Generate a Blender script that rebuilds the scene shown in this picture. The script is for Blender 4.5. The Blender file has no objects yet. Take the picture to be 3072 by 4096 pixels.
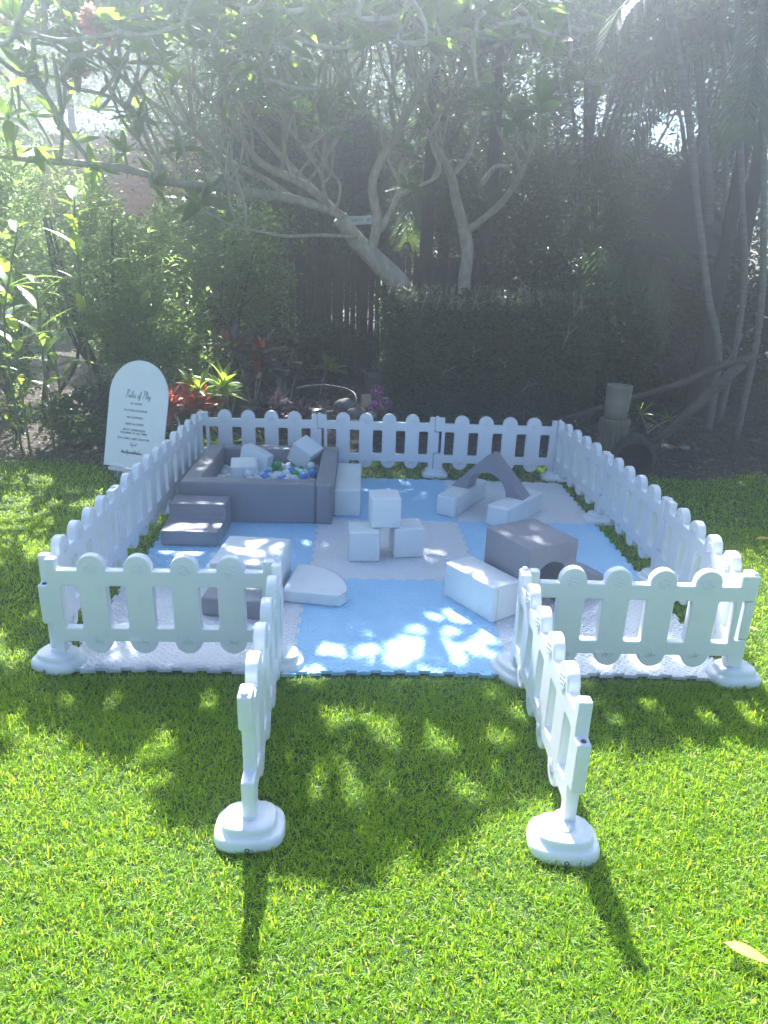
import bpy, bmesh, math, random
import numpy as np
from mathutils import Vector, Matrix, Euler
from mathutils.geometry import tessellate_polygon
random.seed(7)
rng = np.random.default_rng(7)
R = math.radians
scn = bpy.context.scene
COL = scn.collection

# ------------------------------------------------------------------ camera, sky, sun, exposure
CAM = Vector((-0.193, -2.698, 1.7585))
YAW, PITCH, ROLL, FPX = -0.0353, 0.3428, 0.0325, 2796.1     # focal length in pixels of a 3072 x 4096 picture
_f = Vector((-math.sin(YAW)*math.cos(PITCH), math.cos(YAW)*math.cos(PITCH), -math.sin(PITCH)))
_r = Vector((math.cos(YAW), math.sin(YAW), 0)); _u = _r.cross(_f)
RR = _r*math.cos(ROLL) + _u*math.sin(ROLL); UU = -_r*math.sin(ROLL) + _u*math.cos(ROLL); FF = _f
cd = bpy.data.cameras.new('camera'); cam = bpy.data.objects.new('camera', cd); COL.objects.link(cam)
M = Matrix((( RR.x, UU.x, -FF.x, CAM.x), (RR.y, UU.y, -FF.y, CAM.y), (RR.z, UU.z, -FF.z, CAM.z), (0, 0, 0, 1)))
cam.matrix_world = M
cd.sensor_fit = 'VERTICAL'; cd.sensor_height = 36; cd.lens = FPX/4096*36
cd.clip_start = 0.05; cd.clip_end = 300
scn.camera = cam

SUN_EL, SUN_AZ = R(47), R(-8.3)                              # azimuth from +y towards +x
SUN = Vector((math.sin(SUN_AZ)*math.cos(SUN_EL), math.cos(SUN_AZ)*math.cos(SUN_EL), math.sin(SUN_EL)))
w = bpy.data.worlds.new('World'); scn.world = w; w.use_nodes = True
nt = w.node_tree; nt.nodes.clear()
o_ = nt.nodes.new('ShaderNodeOutputWorld'); b_ = nt.nodes.new('ShaderNodeBackground'); s_ = nt.nodes.new('ShaderNodeTexSky')
s_.sky_type = 'NISHITA'; s_.sun_disc = False; s_.sun_elevation = SUN_EL; s_.sun_rotation = SUN_AZ
s_.altitude = 20; s_.air_density = 1.0; s_.dust_density = 1.0; s_.ozone_density = 3.0
nt.links.new(s_.outputs[0], b_.inputs[0]); nt.links.new(b_.outputs[0], o_.inputs[0]); b_.inputs[1].default_value = 0.05
ld = bpy.data.lights.new('sun', 'SUN'); sun = bpy.data.objects.new('sun', ld); COL.objects.link(sun)
ld.energy = 5.0; ld.angle = R(0.53); ld.color = (1.0, 0.98, 0.94)
sun.rotation_euler = SUN.to_track_quat('Z', 'Y').to_euler(); sun.location = (0, 0, 12)
vs = scn.view_settings; vs.view_transform = 'Standard'; vs.look = 'None'; vs.gamma = 1; vs.use_curve_mapping = False
vs.exposure = 2.6
scn.render.engine = 'CYCLES'
cy = scn.cycles; cy.max_bounces = 8; cy.diffuse_bounces = 3; cy.glossy_bounces = 2; cy.transmission_bounces = 6
cy.transparent_max_bounces = 6; cy.volume_bounces = 1; cy.use_denoising = True; cy.use_adaptive_sampling = True; cy.adaptive_threshold = 0.02
cy.caustics_reflective = False; cy.caustics_refractive = False; cy.sample_clamp_indirect = 8
VEIL_DENSITY = 0.030

# ------------------------------------------------------------------ helpers
def ray(px, py):                                             # direction through a point of the 1659 x 2212 view of the photo
    x = px*3072/1659; y = py*4096/2212
    return FF*FPX + RR*(x-1536) - UU*(y-2048)
def at(px, py, Y):                                           # the point at depth y = Y seen there
    d = ray(px, py); return CAM + d*((Y-CAM.y)/d.y)
def onz(px, py, z=0.0):
    d = ray(px, py); return CAM + d*((z-CAM.z)/d.z)
def visible(P, m=60):                                        # P: (n,3) array -> mask of points in or near the frame
    v = P - np.array(CAM); z = v@np.array(FF); x = v@np.array(RR)/z*FPX; y = v@np.array(UU)/z*FPX
    return (z > .1) & (np.abs(x) < 1536+m*6) & (np.abs(y) < 2048+m*6)

def tag(o, label=None, cat=None, group=None, kind=None):
    if label: o['label'] = label
    if cat: o['category'] = cat
    if group: o['group'] = group
    if kind: o['kind'] = kind
    return o
def empty(name, loc=(0, 0, 0), rot=(0, 0, 0), **k):
    o = bpy.data.objects.new(name, None); COL.objects.link(o); o.location = loc; o.rotation_euler = rot
    o.empty_display_size = .1
    return tag(o, **k)
def link(name, me, parent=None, mat=None, loc=None, rot=None, scale=None):
    o = bpy.data.objects.new(name, me); COL.objects.link(o)
    if mat is not None and not me.materials: me.materials.append(mat)
    if parent is not None: o.parent = parent
    if loc is not None: o.location = loc
    if rot is not None: o.rotation_euler = rot
    if scale is not None: o.scale = scale
    return o
def bevel(o, wd=.01, seg=3, ang=40):
    m = o.modifiers.new('bevel', 'BEVEL'); m.width = wd; m.segments = seg; m.limit_method = 'ANGLE'; m.angle_limit = R(ang); m.harden_normals = True
    for p in o.data.polygons: p.use_smooth = True
    return o
def pydata(name, V, F, smooth=False):
    me = bpy.data.meshes.new(name); me.from_pydata([tuple(v) for v in V], [], [tuple(f) for f in F]); me.update()
    if smooth:
        for p in me.polygons: p.use_smooth = True
    return me
def npmesh(name, V, F, attr=None, smooth=False):             # V (n,3) F (m,k) k fixed; attr dict of point floats
    V = np.asarray(V, np.float32); F = np.asarray(F, np.int32); k = F.shape[1]
    me = bpy.data.meshes.new(name)
    me.vertices.add(len(V)); me.vertices.foreach_set('co', V.ravel())
    me.loops.add(F.size); me.loops.foreach_set('vertex_index', F.ravel())
    me.polygons.add(len(F)); me.polygons.foreach_set('loop_start', np.arange(0, F.size, k, dtype=np.int32))
    me.polygons.foreach_set('loop_total', np.full(len(F), k, np.int32))
    if smooth: me.polygons.foreach_set('use_smooth', np.ones(len(F), bool))
    for n_, a in (attr or {}).items():
        at_ = me.attributes.new(n_, 'FLOAT', 'POINT'); at_.data.foreach_set('value', np.asarray(a, np.float32))
    me.update(calc_edges=True); me.validate()
    return me
def box_me(name, x0, x1, y0, y1, z0, z1):
    V = [(x, y, z) for x in (x0, x1) for y in (y0, y1) for z in (z0, z1)]
    return pydata(name, V, [(0, 1, 3, 2), (4, 6, 7, 5), (0, 4, 5, 1), (2, 3, 7, 6), (0, 2, 6, 4), (1, 5, 7, 3)])
def prism_me(name, poly, z0, z1, axis='z'):                  # poly 2d ccw; axis z: (x,y) up z; axis y: poly is (x,z), extruded along y
    n = len(poly)
    tri = tessellate_polygon([[Vector((p[0], p[1], 0)) for p in poly]])
    def P(p, h): return (p[0], p[1], h) if axis == 'z' else ((p[0], h, p[1]) if axis == 'y' else (h, p[0], p[1]))
    bm = bmesh.new(); a = [bm.verts.new(P(p, z0)) for p in poly]; b = [bm.verts.new(P(p, z1)) for p in poly]
    for i in range(n): bm.faces.new((a[i], a[(i+1) % n], b[(i+1) % n], b[i]))
    if n <= 12:
        bm.faces.new(a[::-1]); bm.faces.new(b)
    else:
        for t in tri:
            bm.faces.new((a[t[2]], a[t[1]], a[t[0]])); bm.faces.new((b[t[0]], b[t[1]], b[t[2]]))
    bmesh.ops.recalc_face_normals(bm, faces=bm.faces)
    me = bpy.data.meshes.new(name); bm.to_mesh(me); bm.free(); return me
def catmull(pts, rad=None, n=5):
    P = [Vector(p) for p in pts]
    if len(P) < 3: return P, (list(rad) if rad else None)
    out = []; ro = []
    for i in range(len(P)-1):
        p0 = P[max(i-1, 0)]; p1 = P[i]; p2 = P[i+1]; p3 = P[min(i+2, len(P)-1)]
        for k in range(n):
            t = k/n
            out.append(.5*((2*p1) + (p2-p0)*t + (2*p0-5*p1+4*p2-p3)*t*t + (3*p1-p0-3*p2+p3)*t**3))
            if rad: ro.append(rad[i]*(1-t)+rad[i+1]*t)
    out.append(P[-1])
    if rad: ro.append(rad[-1])
    return out, (ro if rad else None)
def tube_geo(pts, rads, sides=6, closed_end=True, jitter=0):
    P = [Vector(p) for p in pts]; V = []; F = []; prev = None
    for i, p in enumerate(P):
        t = (P[min(i+1, len(P)-1)] - P[max(i-1, 0)]); t = t.normalized() if t.length > 1e-9 else Vector((0, 0, 1))
        if prev is None:
            a = Vector((0, 0, 1)) if abs(t.z) < .9 else Vector((1, 0, 0)); n1 = t.cross(a).normalized()
        else:
            n1 = (prev - t*prev.dot(t)); n1 = n1.normalized() if n1.length > 1e-6 else t.orthogonal().normalized()
        prev = n1; n2 = t.cross(n1); r = rads[i]
        for k in range(sides):
            an = 2*math.pi*k/sides; rr = r*(1+jitter*(random.random()-.5))
            V.append(p + n1*math.cos(an)*rr + n2*math.sin(an)*rr)
    for i in range(len(P)-1):
        for k in range(sides):
            a = i*sides+k; b = i*sides+(k+1) % sides
            F.append((a, b, b+sides, a+sides))
    if closed_end:
        V.append(P[-1]); V.append(P[0]); e = len(V)-2; L = (len(P)-1)*sides
        for k in range(sides):
            F.append((L+k, L+(k+1) % sides, e, e)); F.append(((k+1) % sides, k, e+1, e+1))
    return V, F
def tubes_me(name, paths, sides=6, jitter=0):                # paths: list of (pts, rads)
    V = []; F = []
    for pts, rads in paths:
        v, f = tube_geo(pts, rads, sides, True, jitter); o = len(V); V += v
        F += [tuple(dict.fromkeys((a+o, b+o, c+o, d+o))) for a, b, c, d in f]
    return pydata(name, V, F, True)
def tube(name, pts, rads, parent=None, mat=None, sides=8, n=4, jitter=0):
    if not isinstance(rads, (list, tuple)): rads = [rads]*len(pts)
    p, r = catmull(pts, rads, n)
    return link(name, tubes_me(name, [(p, r)], sides, jitter), parent, mat)
def lathe_me(name, prof, seg=32, sx=1, sy=1, power=2.0, smooth=True):   # prof: (r,z); superellipse cross-section
    V = []; F = []
    for r, z in prof:
        for k in range(seg):
            a = 2*math.pi*k/seg; c, s = math.cos(a), math.sin(a)
            e = 2/power
            V.append((r*sx*math.copysign(abs(c)**e, c), r*sy*math.copysign(abs(s)**e, s), z))
    m = len(prof)
    for i in range(m-1):
        for k in range(seg):
            a = i*seg+k; b = i*seg+(k+1) % seg; F.append((a, b, b+seg, a+seg))
    F.append(tuple(range(seg))[::-1]); F.append(tuple((m-1)*seg+k for k in range(seg)))
    return pydata(name, V, F, smooth)
def font_part(cu, parent, loc, rot=(0, 0, 0)):
    ob = bpy.data.objects.new('tmp', cu); COL.objects.link(ob)
    me = bpy.data.meshes.new_from_object(ob.evaluated_get(bpy.context.evaluated_depsgraph_get())); me.name = 'lettering'
    bpy.data.objects.remove(ob); bpy.data.curves.remove(cu); me.materials.clear()
    return link('lettering', me, parent, MAT['ink'], loc, rot)
_L = rng.random((64, 64))
def vnoise(x, y, s=1.0):
    x = np.asarray(x)/s+31.7; y = np.asarray(y)/s+17.3
    i = np.floor(x).astype(int); j = np.floor(y).astype(int); u = x-i; v = y-j
    u = u*u*(3-2*u); v = v*v*(3-2*v)
    g = lambda a, b: _L[a % 64, b % 64]
    return (g(i, j)*(1-u)+g(i+1, j)*u)*(1-v)+(g(i, j+1)*(1-u)+g(i+1, j+1)*u)*v

# ------------------------------------------------------------------ materials
def newmat(name):
    m = bpy.data.materials.new(name); m.use_nodes = True; return m, m.node_tree, m.node_tree.nodes['Principled BSDF']
def N(nt, typ, **k):
    n = nt.nodes.new(typ)
    for a, b in k.items(): setattr(n, a, b)
    return n
def mix(nt, fac, a, b, mode='MIX'):
    n = nt.nodes.new('ShaderNodeMix'); n.data_type = 'RGBA'; n.blend_type = mode
    for s, v in ((0, fac), (6, a), (7, b)):
        if hasattr(v, 'links') or isinstance(v, bpy.types.NodeSocket): nt.links.new(v, n.inputs[s])
        else: n.inputs[s].default_value = v if s == 0 else (*v, 1) if len(v) == 3 else v
    return n.outputs[2]
def math_(nt, op, a, b=None, c=None):
    n = nt.nodes.new('ShaderNodeMath'); n.operation = op
    for i, v in enumerate((a, b, c)):
        if v is None: continue
        if isinstance(v, bpy.types.NodeSocket): nt.links.new(v, n.inputs[i])
        else: n.inputs[i].default_value = v
    return n.outputs[0]
def solid(name, c1, c2=None, rough=.6, nscale=8, bump=0, bscale=60, spec=.5, coat=0, detail=4, stretch=None, sub=0, grime=0):
    m, nt, b = newmat(name); b.inputs['Roughness'].default_value = rough
    b.inputs['Specular IOR Level'].default_value = spec
    tc = N(nt, 'ShaderNodeTexCoord'); src = tc.outputs['Object']
    if stretch:
        mp = N(nt, 'ShaderNodeMapping'); mp.inputs['Scale'].default_value = stretch; nt.links.new(src, mp.inputs[0]); src = mp.outputs[0]
    if c2 is not None:
        n = N(nt, 'ShaderNodeTexNoise'); n.inputs['Scale'].default_value = nscale; n.inputs['Detail'].default_value = detail
        nt.links.new(src, n.inputs['Vector'])
        rp = N(nt, 'ShaderNodeValToRGB'); rp.color_ramp.elements[0].position = .35; rp.color_ramp.elements[1].position = .65
        rp.color_ramp.elements[0].color = (*c1, 1); rp.color_ramp.elements[1].color = (*c2, 1)
        nt.links.new(n.outputs[0], rp.inputs[0]); col_ = rp.outputs[0]
        if grime:
            g = N(nt, 'ShaderNodeTexNoise'); g.inputs['Scale'].default_value = 11; g.inputs['Detail'].default_value = 9; g.inputs['Roughness'].default_value = .7; nt.links.new(src, g.inputs['Vector'])
            gr = N(nt, 'ShaderNodeMapRange'); gr.inputs[1].default_value = .56; gr.inputs[2].default_value = .74; gr.inputs[4].default_value = grime; nt.links.new(g.outputs[0], gr.inputs[0])
            col_ = mix(nt, gr.outputs[0], col_, (.40, .39, .33))
        nt.links.new(col_, b.inputs['Base Color'])
        r2 = math_(nt, 'MULTIPLY_ADD', n.outputs[0], .25, rough-.12); nt.links.new(r2, b.inputs['Roughness'])
    else: b.inputs['Base Color'].default_value = (*c1, 1)
    if bump:
        n = N(nt, 'ShaderNodeTexNoise'); n.inputs['Scale'].default_value = bscale; n.inputs['Detail'].default_value = 5
        nt.links.new(src, n.inputs['Vector'])
        bp = N(nt, 'ShaderNodeBump'); bp.inputs['Strength'].default_value = 1; bp.inputs['Distance'].default_value = bump
        nt.links.new(n.outputs[0], bp.inputs['Height']); nt.links.new(bp.outputs[0], b.inputs['Normal'])
    if coat: b.inputs['Coat Weight'].default_value = coat
    if sub:
        b.inputs['Subsurface Weight'].default_value = sub; b.inputs['Subsurface Scale'].default_value = .02
    return m
def leafmat(name, c1, c2, tr, trf=.45, rough=.42, spec=.5, wn=0, vein=False, dry=0):
    """two-sided leaf: diffuse-gloss front plus translucency; per-leaf variation from the 'rnd' attribute"""
    m, nt, b = newmat(name); out = nt.nodes['Material Output']
    a = N(nt, 'ShaderNodeAttribute'); a.attribute_name = 'rnd'
    oi = N(nt, 'ShaderNodeObjectInfo')
    f = math_(nt, 'FRACT', math_(nt, 'ADD', a.outputs['Fac'], oi.outputs['Random']))
    geo = N(nt, 'ShaderNodeNewGeometry')
    n = N(nt, 'ShaderNodeTexNoise'); n.inputs['Scale'].default_value = 3.0; nt.links.new(geo.outputs['Position'], n.inputs['Vector'])
    f2 = math_(nt, 'MULTIPLY_ADD', n.outputs[0], .8, math_(nt, 'MULTIPLY_ADD', f, .7, -.25))
    c = mix(nt, f2, c1, c2)
    if vein:
        tc = N(nt, 'ShaderNodeTexCoord'); wv = N(nt, 'ShaderNodeTexWave'); wv.inputs['Scale'].default_value = vein; wv.inputs['Distortion'].default_value = 1.5
        nt.links.new(tc.outputs['Object'], wv.inputs['Vector']); c = mix(nt, math_(nt, 'MULTIPLY', wv.outputs[0], .35), c, tuple(min(1, 2.2*x) for x in c2))
    if dry: c = mix(nt, math_(nt, 'GREATER_THAN', a.outputs['Fac'], dry), c, (.42, .36, .17))
    nt.links.new(c, b.inputs['Base Color']); b.inputs['Roughness'].default_value = rough; b.inputs['Specular IOR Level'].default_value = spec
    t = N(nt, 'ShaderNodeBsdfTranslucent')
    ct = mix(nt, f2, tuple(x*.75 for x in tr), tr); nt.links.new(ct, t.inputs[0])
    mx = N(nt, 'ShaderNodeMixShader'); mx.inputs[0].default_value = trf
    nt.links.new(b.outputs[0], mx.inputs[1]); nt.links.new(t.outputs[0], mx.inputs[2]); nt.links.new(mx.outputs[0], out.inputs[0])
    return m

MAT = {}
MAT['plastic'] = solid('white_moulded_plastic', (.72, .745, .78), (.69, .715, .75), rough=.42, nscale=3, bump=.0006, bscale=90, grime=.2)
MAT['vinyl_w'] = solid('white_vinyl', (.73, .77, .785), (.69, .73, .745), rough=.4, nscale=2.5, bump=.0012, bscale=30, grime=.25)
MAT['vinyl_g'] = solid('grey_vinyl', (.25, .25, .29), (.22, .22, .26), rough=.38, nscale=3, bump=.0012, bscale=30)
MAT['seam'] = solid('seam_piping', (.55, .56, .58), rough=.5)
MAT['seam_g'] = solid('grey_seam_piping', (.15, .145, .165), rough=.5)
MAT['ball_w'] = solid('clear_white_ball', (.72, .75, .78), rough=.22, sub=.25)
MAT['ball_g'] = solid('green_ball', (.03, .36, .09), rough=.25, sub=.1)
MAT['ball_b'] = solid('blue_ball', (.02, .24, .66), rough=.25, sub=.1)
MAT['board'] = solid('white_acrylic', (.80, .81, .82), rough=.18)
MAT['ink'] = solid('black_lettering', (.012, .012, .014), rough=.4)
MAT['soil'] = solid('dark_mulch', (.022, .016, .014), (.07, .05, .04), rough=.9, nscale=14, bump=.03, bscale=30, detail=8)
MAT['turf'] = solid('turf_soil', (.02, .05, .008), (.04, .085, .012), rough=.95, nscale=30, bump=.01, bscale=80)
MAT['bark'] = solid('grey_bark', (.30, .265, .22), (.46, .42, .355), rough=.85, nscale=18, bump=.008, bscale=40, stretch=(1, 1, .5))
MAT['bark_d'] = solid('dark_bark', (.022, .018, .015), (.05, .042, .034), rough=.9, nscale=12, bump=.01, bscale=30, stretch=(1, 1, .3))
MAT['twig'] = solid('pale_cut_twigs', (.26, .215, .16), (.38, .33, .26), rough=.8, nscale=20)
MAT['timber'] = solid('weathered_brown_timber', (.032, .023, .018), (.065, .047, .037), rough=.85, nscale=6, bump=.003, bscale=30, stretch=(6, 6, .5))
MAT['palmwood'] = solid('palm_trunk', (.12, .11, .095), (.20, .18, .155), rough=.75, nscale=7, bump=.004, bscale=30, stretch=(.6, .6, 6))
MAT['frondwood'] = solid('dry_palm_branch', (.05, .036, .028), (.10, .075, .055), rough=.85, nscale=8, bump=.006, bscale=30, stretch=(1, 1, 4))
MAT['thatch'] = solid('dark_thatch', (.07, .055, .045), (.14, .11, .09), rough=.95, nscale=20, bump=.02, bscale=60, stretch=(6, 6, .6))
MAT['rooftile'] = solid('terracotta_tile', (.58, .20, .10), (.70, .29, .15), rough=.8, nscale=5, bump=.002, bscale=40)
MAT['render'] = solid('cream_render', (.45, .40, .33), (.5, .45, .38), rough=.9, nscale=3)
MAT['beige'] = solid('beige_boards', (.22, .19, .13), (.28, .25, .18), rough=.8, nscale=3, stretch=(6, 6, .5))
MAT['ceramic'] = solid('pale_glazed_clay', (.22, .20, .16), (.16, .145, .11), rough=.5, nscale=3, bump=.002, bscale=20, stretch=(.4, .4, 3))
MAT['stump'] = solid('stump_wood', (.09, .075, .05), (.16, .135, .095), rough=.9, nscale=10, bump=.006, bscale=30, stretch=(5, 5, .5))
MAT['darkpot'] = solid('dark_plastic_pot', (.05, .045, .05), (.075, .07, .075), rough=.6, nscale=5)
MAT['stone'] = solid('garden_stone', (.10, .095, .09), (.17, .16, .15), rough=.85, nscale=9, bump=.006, bscale=20)
MAT['paver'] = solid('sandstone_block', (.42, .33, .22), (.5, .4, .28), rough=.85, nscale=9, bump=.002)
MAT['hose'] = solid('pale_hose', (.16, .15, .13), rough=.5)
MAT['signplate'] = solid('street_plate', (.42, .46, .42), (.36, .40, .37), rough=.5, nscale=8)
MAT['grass'] = leafmat('grass_blades', (.078, .18, .006), (.165, .30, .010), (.72, .95, .03), trf=.47, dry=.765, rough=.45, spec=.35)
MAT['frangi'] = leafmat('frangipani_leaf', (.035, .085, .03), (.06, .13, .04), (.42, .66, .08), trf=.45, rough=.33)
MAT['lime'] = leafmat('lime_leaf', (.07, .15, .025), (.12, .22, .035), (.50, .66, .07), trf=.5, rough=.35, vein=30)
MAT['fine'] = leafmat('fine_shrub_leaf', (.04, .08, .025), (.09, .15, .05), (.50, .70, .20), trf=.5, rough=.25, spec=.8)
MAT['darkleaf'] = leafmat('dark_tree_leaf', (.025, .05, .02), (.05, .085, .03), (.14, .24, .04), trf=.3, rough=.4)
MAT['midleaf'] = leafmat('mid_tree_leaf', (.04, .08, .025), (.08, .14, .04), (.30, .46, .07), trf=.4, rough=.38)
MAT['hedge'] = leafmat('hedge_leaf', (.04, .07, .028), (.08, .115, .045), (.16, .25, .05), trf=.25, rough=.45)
MAT['red'] = leafmat('red_cordyline_leaf', (.12, .02, .02), (.30, .05, .035), (.75, .14, .06), trf=.45, rough=.35)
MAT['plum'] = leafmat('plum_leaf', (.05, .035, .04), (.11, .07, .085), (.18, .08, .09), trf=.3, rough=.32, vein=45)
MAT['frond'] = leafmat('palm_frond', (.03, .06, .025), (.06, .10, .035), (.20, .32, .06), trf=.35, rough=.4)
MAT['pink'] = leafmat('pink_petals', (.65, .25, .26), (.80, .45, .42), (.9, .45, .4), trf=.45, rough=.5)
MAT['paleflower'] = leafmat('pale_pink_petals', (.75, .6, .58), (.8, .68, .62), (.9, .75, .7), trf=.45, rough=.5)
MAT['mauve'] = leafmat('mauve_petals', (.18, .06, .18), (.28, .12, .26), (.5, .2, .5), trf=.4, rough=.5)
MAT['dryleaf'] = leafmat('fallen_leaf', (.55, .40, .09), (.62, .5, .16), (.7, .55, .12), trf=.3, rough=.5)
MAT['litter'] = leafmat('leaf_litter', (.09, .065, .04), (.26, .2, .14), (.25, .18, .1), trf=.2, rough=.7)

def foam_mat(name, c1, c2):
    m, nt, b = newmat(name); b.inputs['Roughness'].default_value = .55
    geo = N(nt, 'ShaderNodeNewGeometry')
    mp = N(nt, 'ShaderNodeMapping'); mp.inputs['Rotation'].default_value = (0, 0, R(45)); S = 1/.026
    mp.inputs['Scale'].default_value = (S, S, S); nt.links.new(geo.outputs['Position'], mp.inputs[0])
    sp = N(nt, 'ShaderNodeSeparateXYZ'); nt.links.new(mp.outputs[0], sp.inputs[0])
    X, Y = sp.outputs[0], sp.outputs[1]
    par = math_(nt, 'MODULO', math_(nt, 'ADD', math_(nt, 'FLOOR', X), math_(nt, 'ADD', math_(nt, 'FLOOR', Y), 1000)), 2)
    u = math_(nt, 'ABSOLUTE', math_(nt, 'SUBTRACT', math_(nt, 'FRACT', X), .5)); v = math_(nt, 'ABSOLUTE', math_(nt, 'SUBTRACT', math_(nt, 'FRACT', Y), .5))
    A = math_(nt, 'ADD', math_(nt, 'MULTIPLY', u, par), math_(nt, 'MULTIPLY', v, math_(nt, 'SUBTRACT', 1, par)))
    B = math_(nt, 'ADD', math_(nt, 'MULTIPLY', v, par), math_(nt, 'MULTIPLY', u, math_(nt, 'SUBTRACT', 1, par)))
    d = math_(nt, 'ADD', math_(nt, 'POWER', math_(nt, 'MULTIPLY', A, 1.9), 2), math_(nt, 'POWER', math_(nt, 'MULTIPLY', B, 4.0), 2))
    h = math_(nt, 'SUBTRACT', 1, math_(nt, 'MINIMUM', d, 1))
    bp = N(nt, 'ShaderNodeBump'); bp.inputs['Distance'].default_value = .006; bp.inputs['Strength'].default_value = .9
    nt.links.new(h, bp.inputs['Height']); nt.links.new(bp.outputs[0], b.inputs['Normal'])
    n = N(nt, 'ShaderNodeTexNoise'); n.inputs['Scale'].default_value = 4; n.inputs['Detail'].default_value = 6; nt.links.new(geo.outputs['Position'], n.inputs['Vector'])
    nt.links.new(mix(nt, n.outputs[0], c1, c2), b.inputs['Base Color'])
    return m
MAT['mat_blue'] = foam_mat('blue_foam', (.32, .58, .82), (.37, .63, .85))
MAT['mat_white'] = foam_mat('white_foam', (.64, .66, .70), (.72, .735, .77))

# ------------------------------------------------------------------ ground
me = pydata('ground', [(-22, -8, -.02), (22, -8, -.02), (22, 24, -.02), (-22, 24, -.02)], [(0, 1, 2, 3)])
tag(link('ground', me, None, MAT['soil']), kind='structure')
def lawn_edge(x):
    return 3.55 + .25*np.sin(x*1.3+.6) + .12*np.sin(x*4.1) + np.where(x > 2, .25, 0)*0 - np.where(x < -2, .25, 0)
xs = np.linspace(-14, 14, 113); V = [(x, -7, -.004) for x in xs] + [(x, float(lawn_edge(np.array(x))), -.004) for x in xs]
n = len(xs); me = pydata('lawn', V, [(i, i+1, n+i+1, n+i) for i in range(n-1)])
tag(link('lawn', me, None, MAT['turf']), kind='structure')

# ------------------------------------------------------------------ fence layout (pin axes)
P_FL, P_G1, P_G2, P_FR = (-1.56, .085), (-.55, .10), (.522, .05), (1.53, .035)
P_L1, P_L2, P_BL = (-1.578, 1.06), (-1.572, 2.13), (-1.563, 3.185)
P_B1, P_B2, P_BR = (-.562, 3.20), (.447, 3.18), (1.50, 3.16)
P_R2, P_R1 = (1.565, 2.10), (1.58, 1.06)
P_GL, P_GR = (-.53, -.90), (.50, -.945)
bases = [P_FL, P_G1, P_G2, P_FR, P_L1, P_L2, P_BL, P_B1, P_B2, P_BR, P_R2, P_R1, P_GL, P_GR]

# ------------------------------------------------------------------ grass blades
def make_grass():
    Cs = []; 
    for (x0, x1, y0, y1, dens) in ((-2.2, 2.2, -1.75, 0.0, 26000), (-5, -1.45, 0.0, 2.0, 11000), (1.45, 5, 0, 2.0, 11000), (-4.6, -2.2, -2.2, 0, 10000), (2.2, 4.6, -2.2, 0, 10000), (-2.2, 2.2, -2.3, -1.75, 12000),
                                   (-6.5, -1.45, 2, 4, 4200), (1.45, 6.5, 2, 4.2, 4200), (-1.5, 1.5, 3.0, 4.2, 4500), (-1.5, 1.5, -.02, .05, 12000)):
        k = int((x1-x0)*(y1-y0)*dens); p = np.stack([rng.uniform(x0, x1, k), rng.uniform(y0, y1, k)], 1); Cs.append(p)
    P = np.concatenate(Cs)
    ok = P[:, 1] < lawn_edge(P[:, 0]) + rng.normal(0, .05, len(P))
    arc = .012
    ok &= ~((np.abs(P[:, 0]) < 1.515) & (P[:, 1] > -.01) & (P[:, 1] < 3.0))
    for bx, by in bases: ok &= ((P[:, 0]-bx)/.098)**2 + ((P[:, 1]-by)/.078)**2 > 1
    P3 = np.column_stack([P, np.zeros(len(P))]); ok &= visible(P3, 50) | (visible(P3, 520) & (rng.random(len(P)) < .55))
    clump = vnoise(P[:, 0], P[:, 1], .035)
    ok &= rng.random(len(P)) < .45 + .8*clump
    P = P[ok]; n = len(P)
    dist = np.hypot(P[:, 0]-CAM.x, P[:, 1]-CAM.y)
    L = rng.uniform(.015, .040, n)*(.75+.5*vnoise(P[:, 0], P[:, 1], .22)); W = rng.uniform(.0021, .0040, n)*np.clip(dist/2.8, 1, 1.9)
    az = rng.uniform(0, 2*np.pi, n); tilt = rng.beta(2.2, 1.6, n)*1.35
    D = np.stack([np.sin(tilt)*np.cos(az), np.sin(tilt)*np.sin(az), np.cos(tilt)], 1)
    S = np.stack([-np.sin(az+rng.normal(0, .5, n)), np.cos(az), np.zeros(n)], 1)
    B = np.column_stack([P, np.full(n, -.003)])
    mid = B + D*(L*.55)[:, None] + np.array([0, 0, 1])*(L*.10)[:, None]
    D2 = D + np.array([0, 0, -.5]); tip = mid + D2/np.linalg.norm(D2, axis=1)[:, None]*(L*.5)[:, None]
    tip[:, 2] = np.maximum(tip[:, 2], .001)
    w_ = S*W[:, None]*.5
    V = np.stack([B-w_*.7, B+w_*.7, mid+w_, mid-w_, tip], 1).reshape(-1, 3)
    i = np.arange(n)[:, None]*5
    F = np.concatenate([i+np.array([[0, 1, 2]]), i+np.array([[0, 2, 3]]), i+np.array([[3, 2, 4]])])
    o = link('grass', npmesh('grass', V, F, {'rnd': np.repeat(rng.random(n)*.8, 5)}), None, MAT['grass'])
    tag(o, 'short bright green lawn grass around the play mats', 'grass', kind='stuff')
    return n
ngrass = make_grass()

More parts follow.
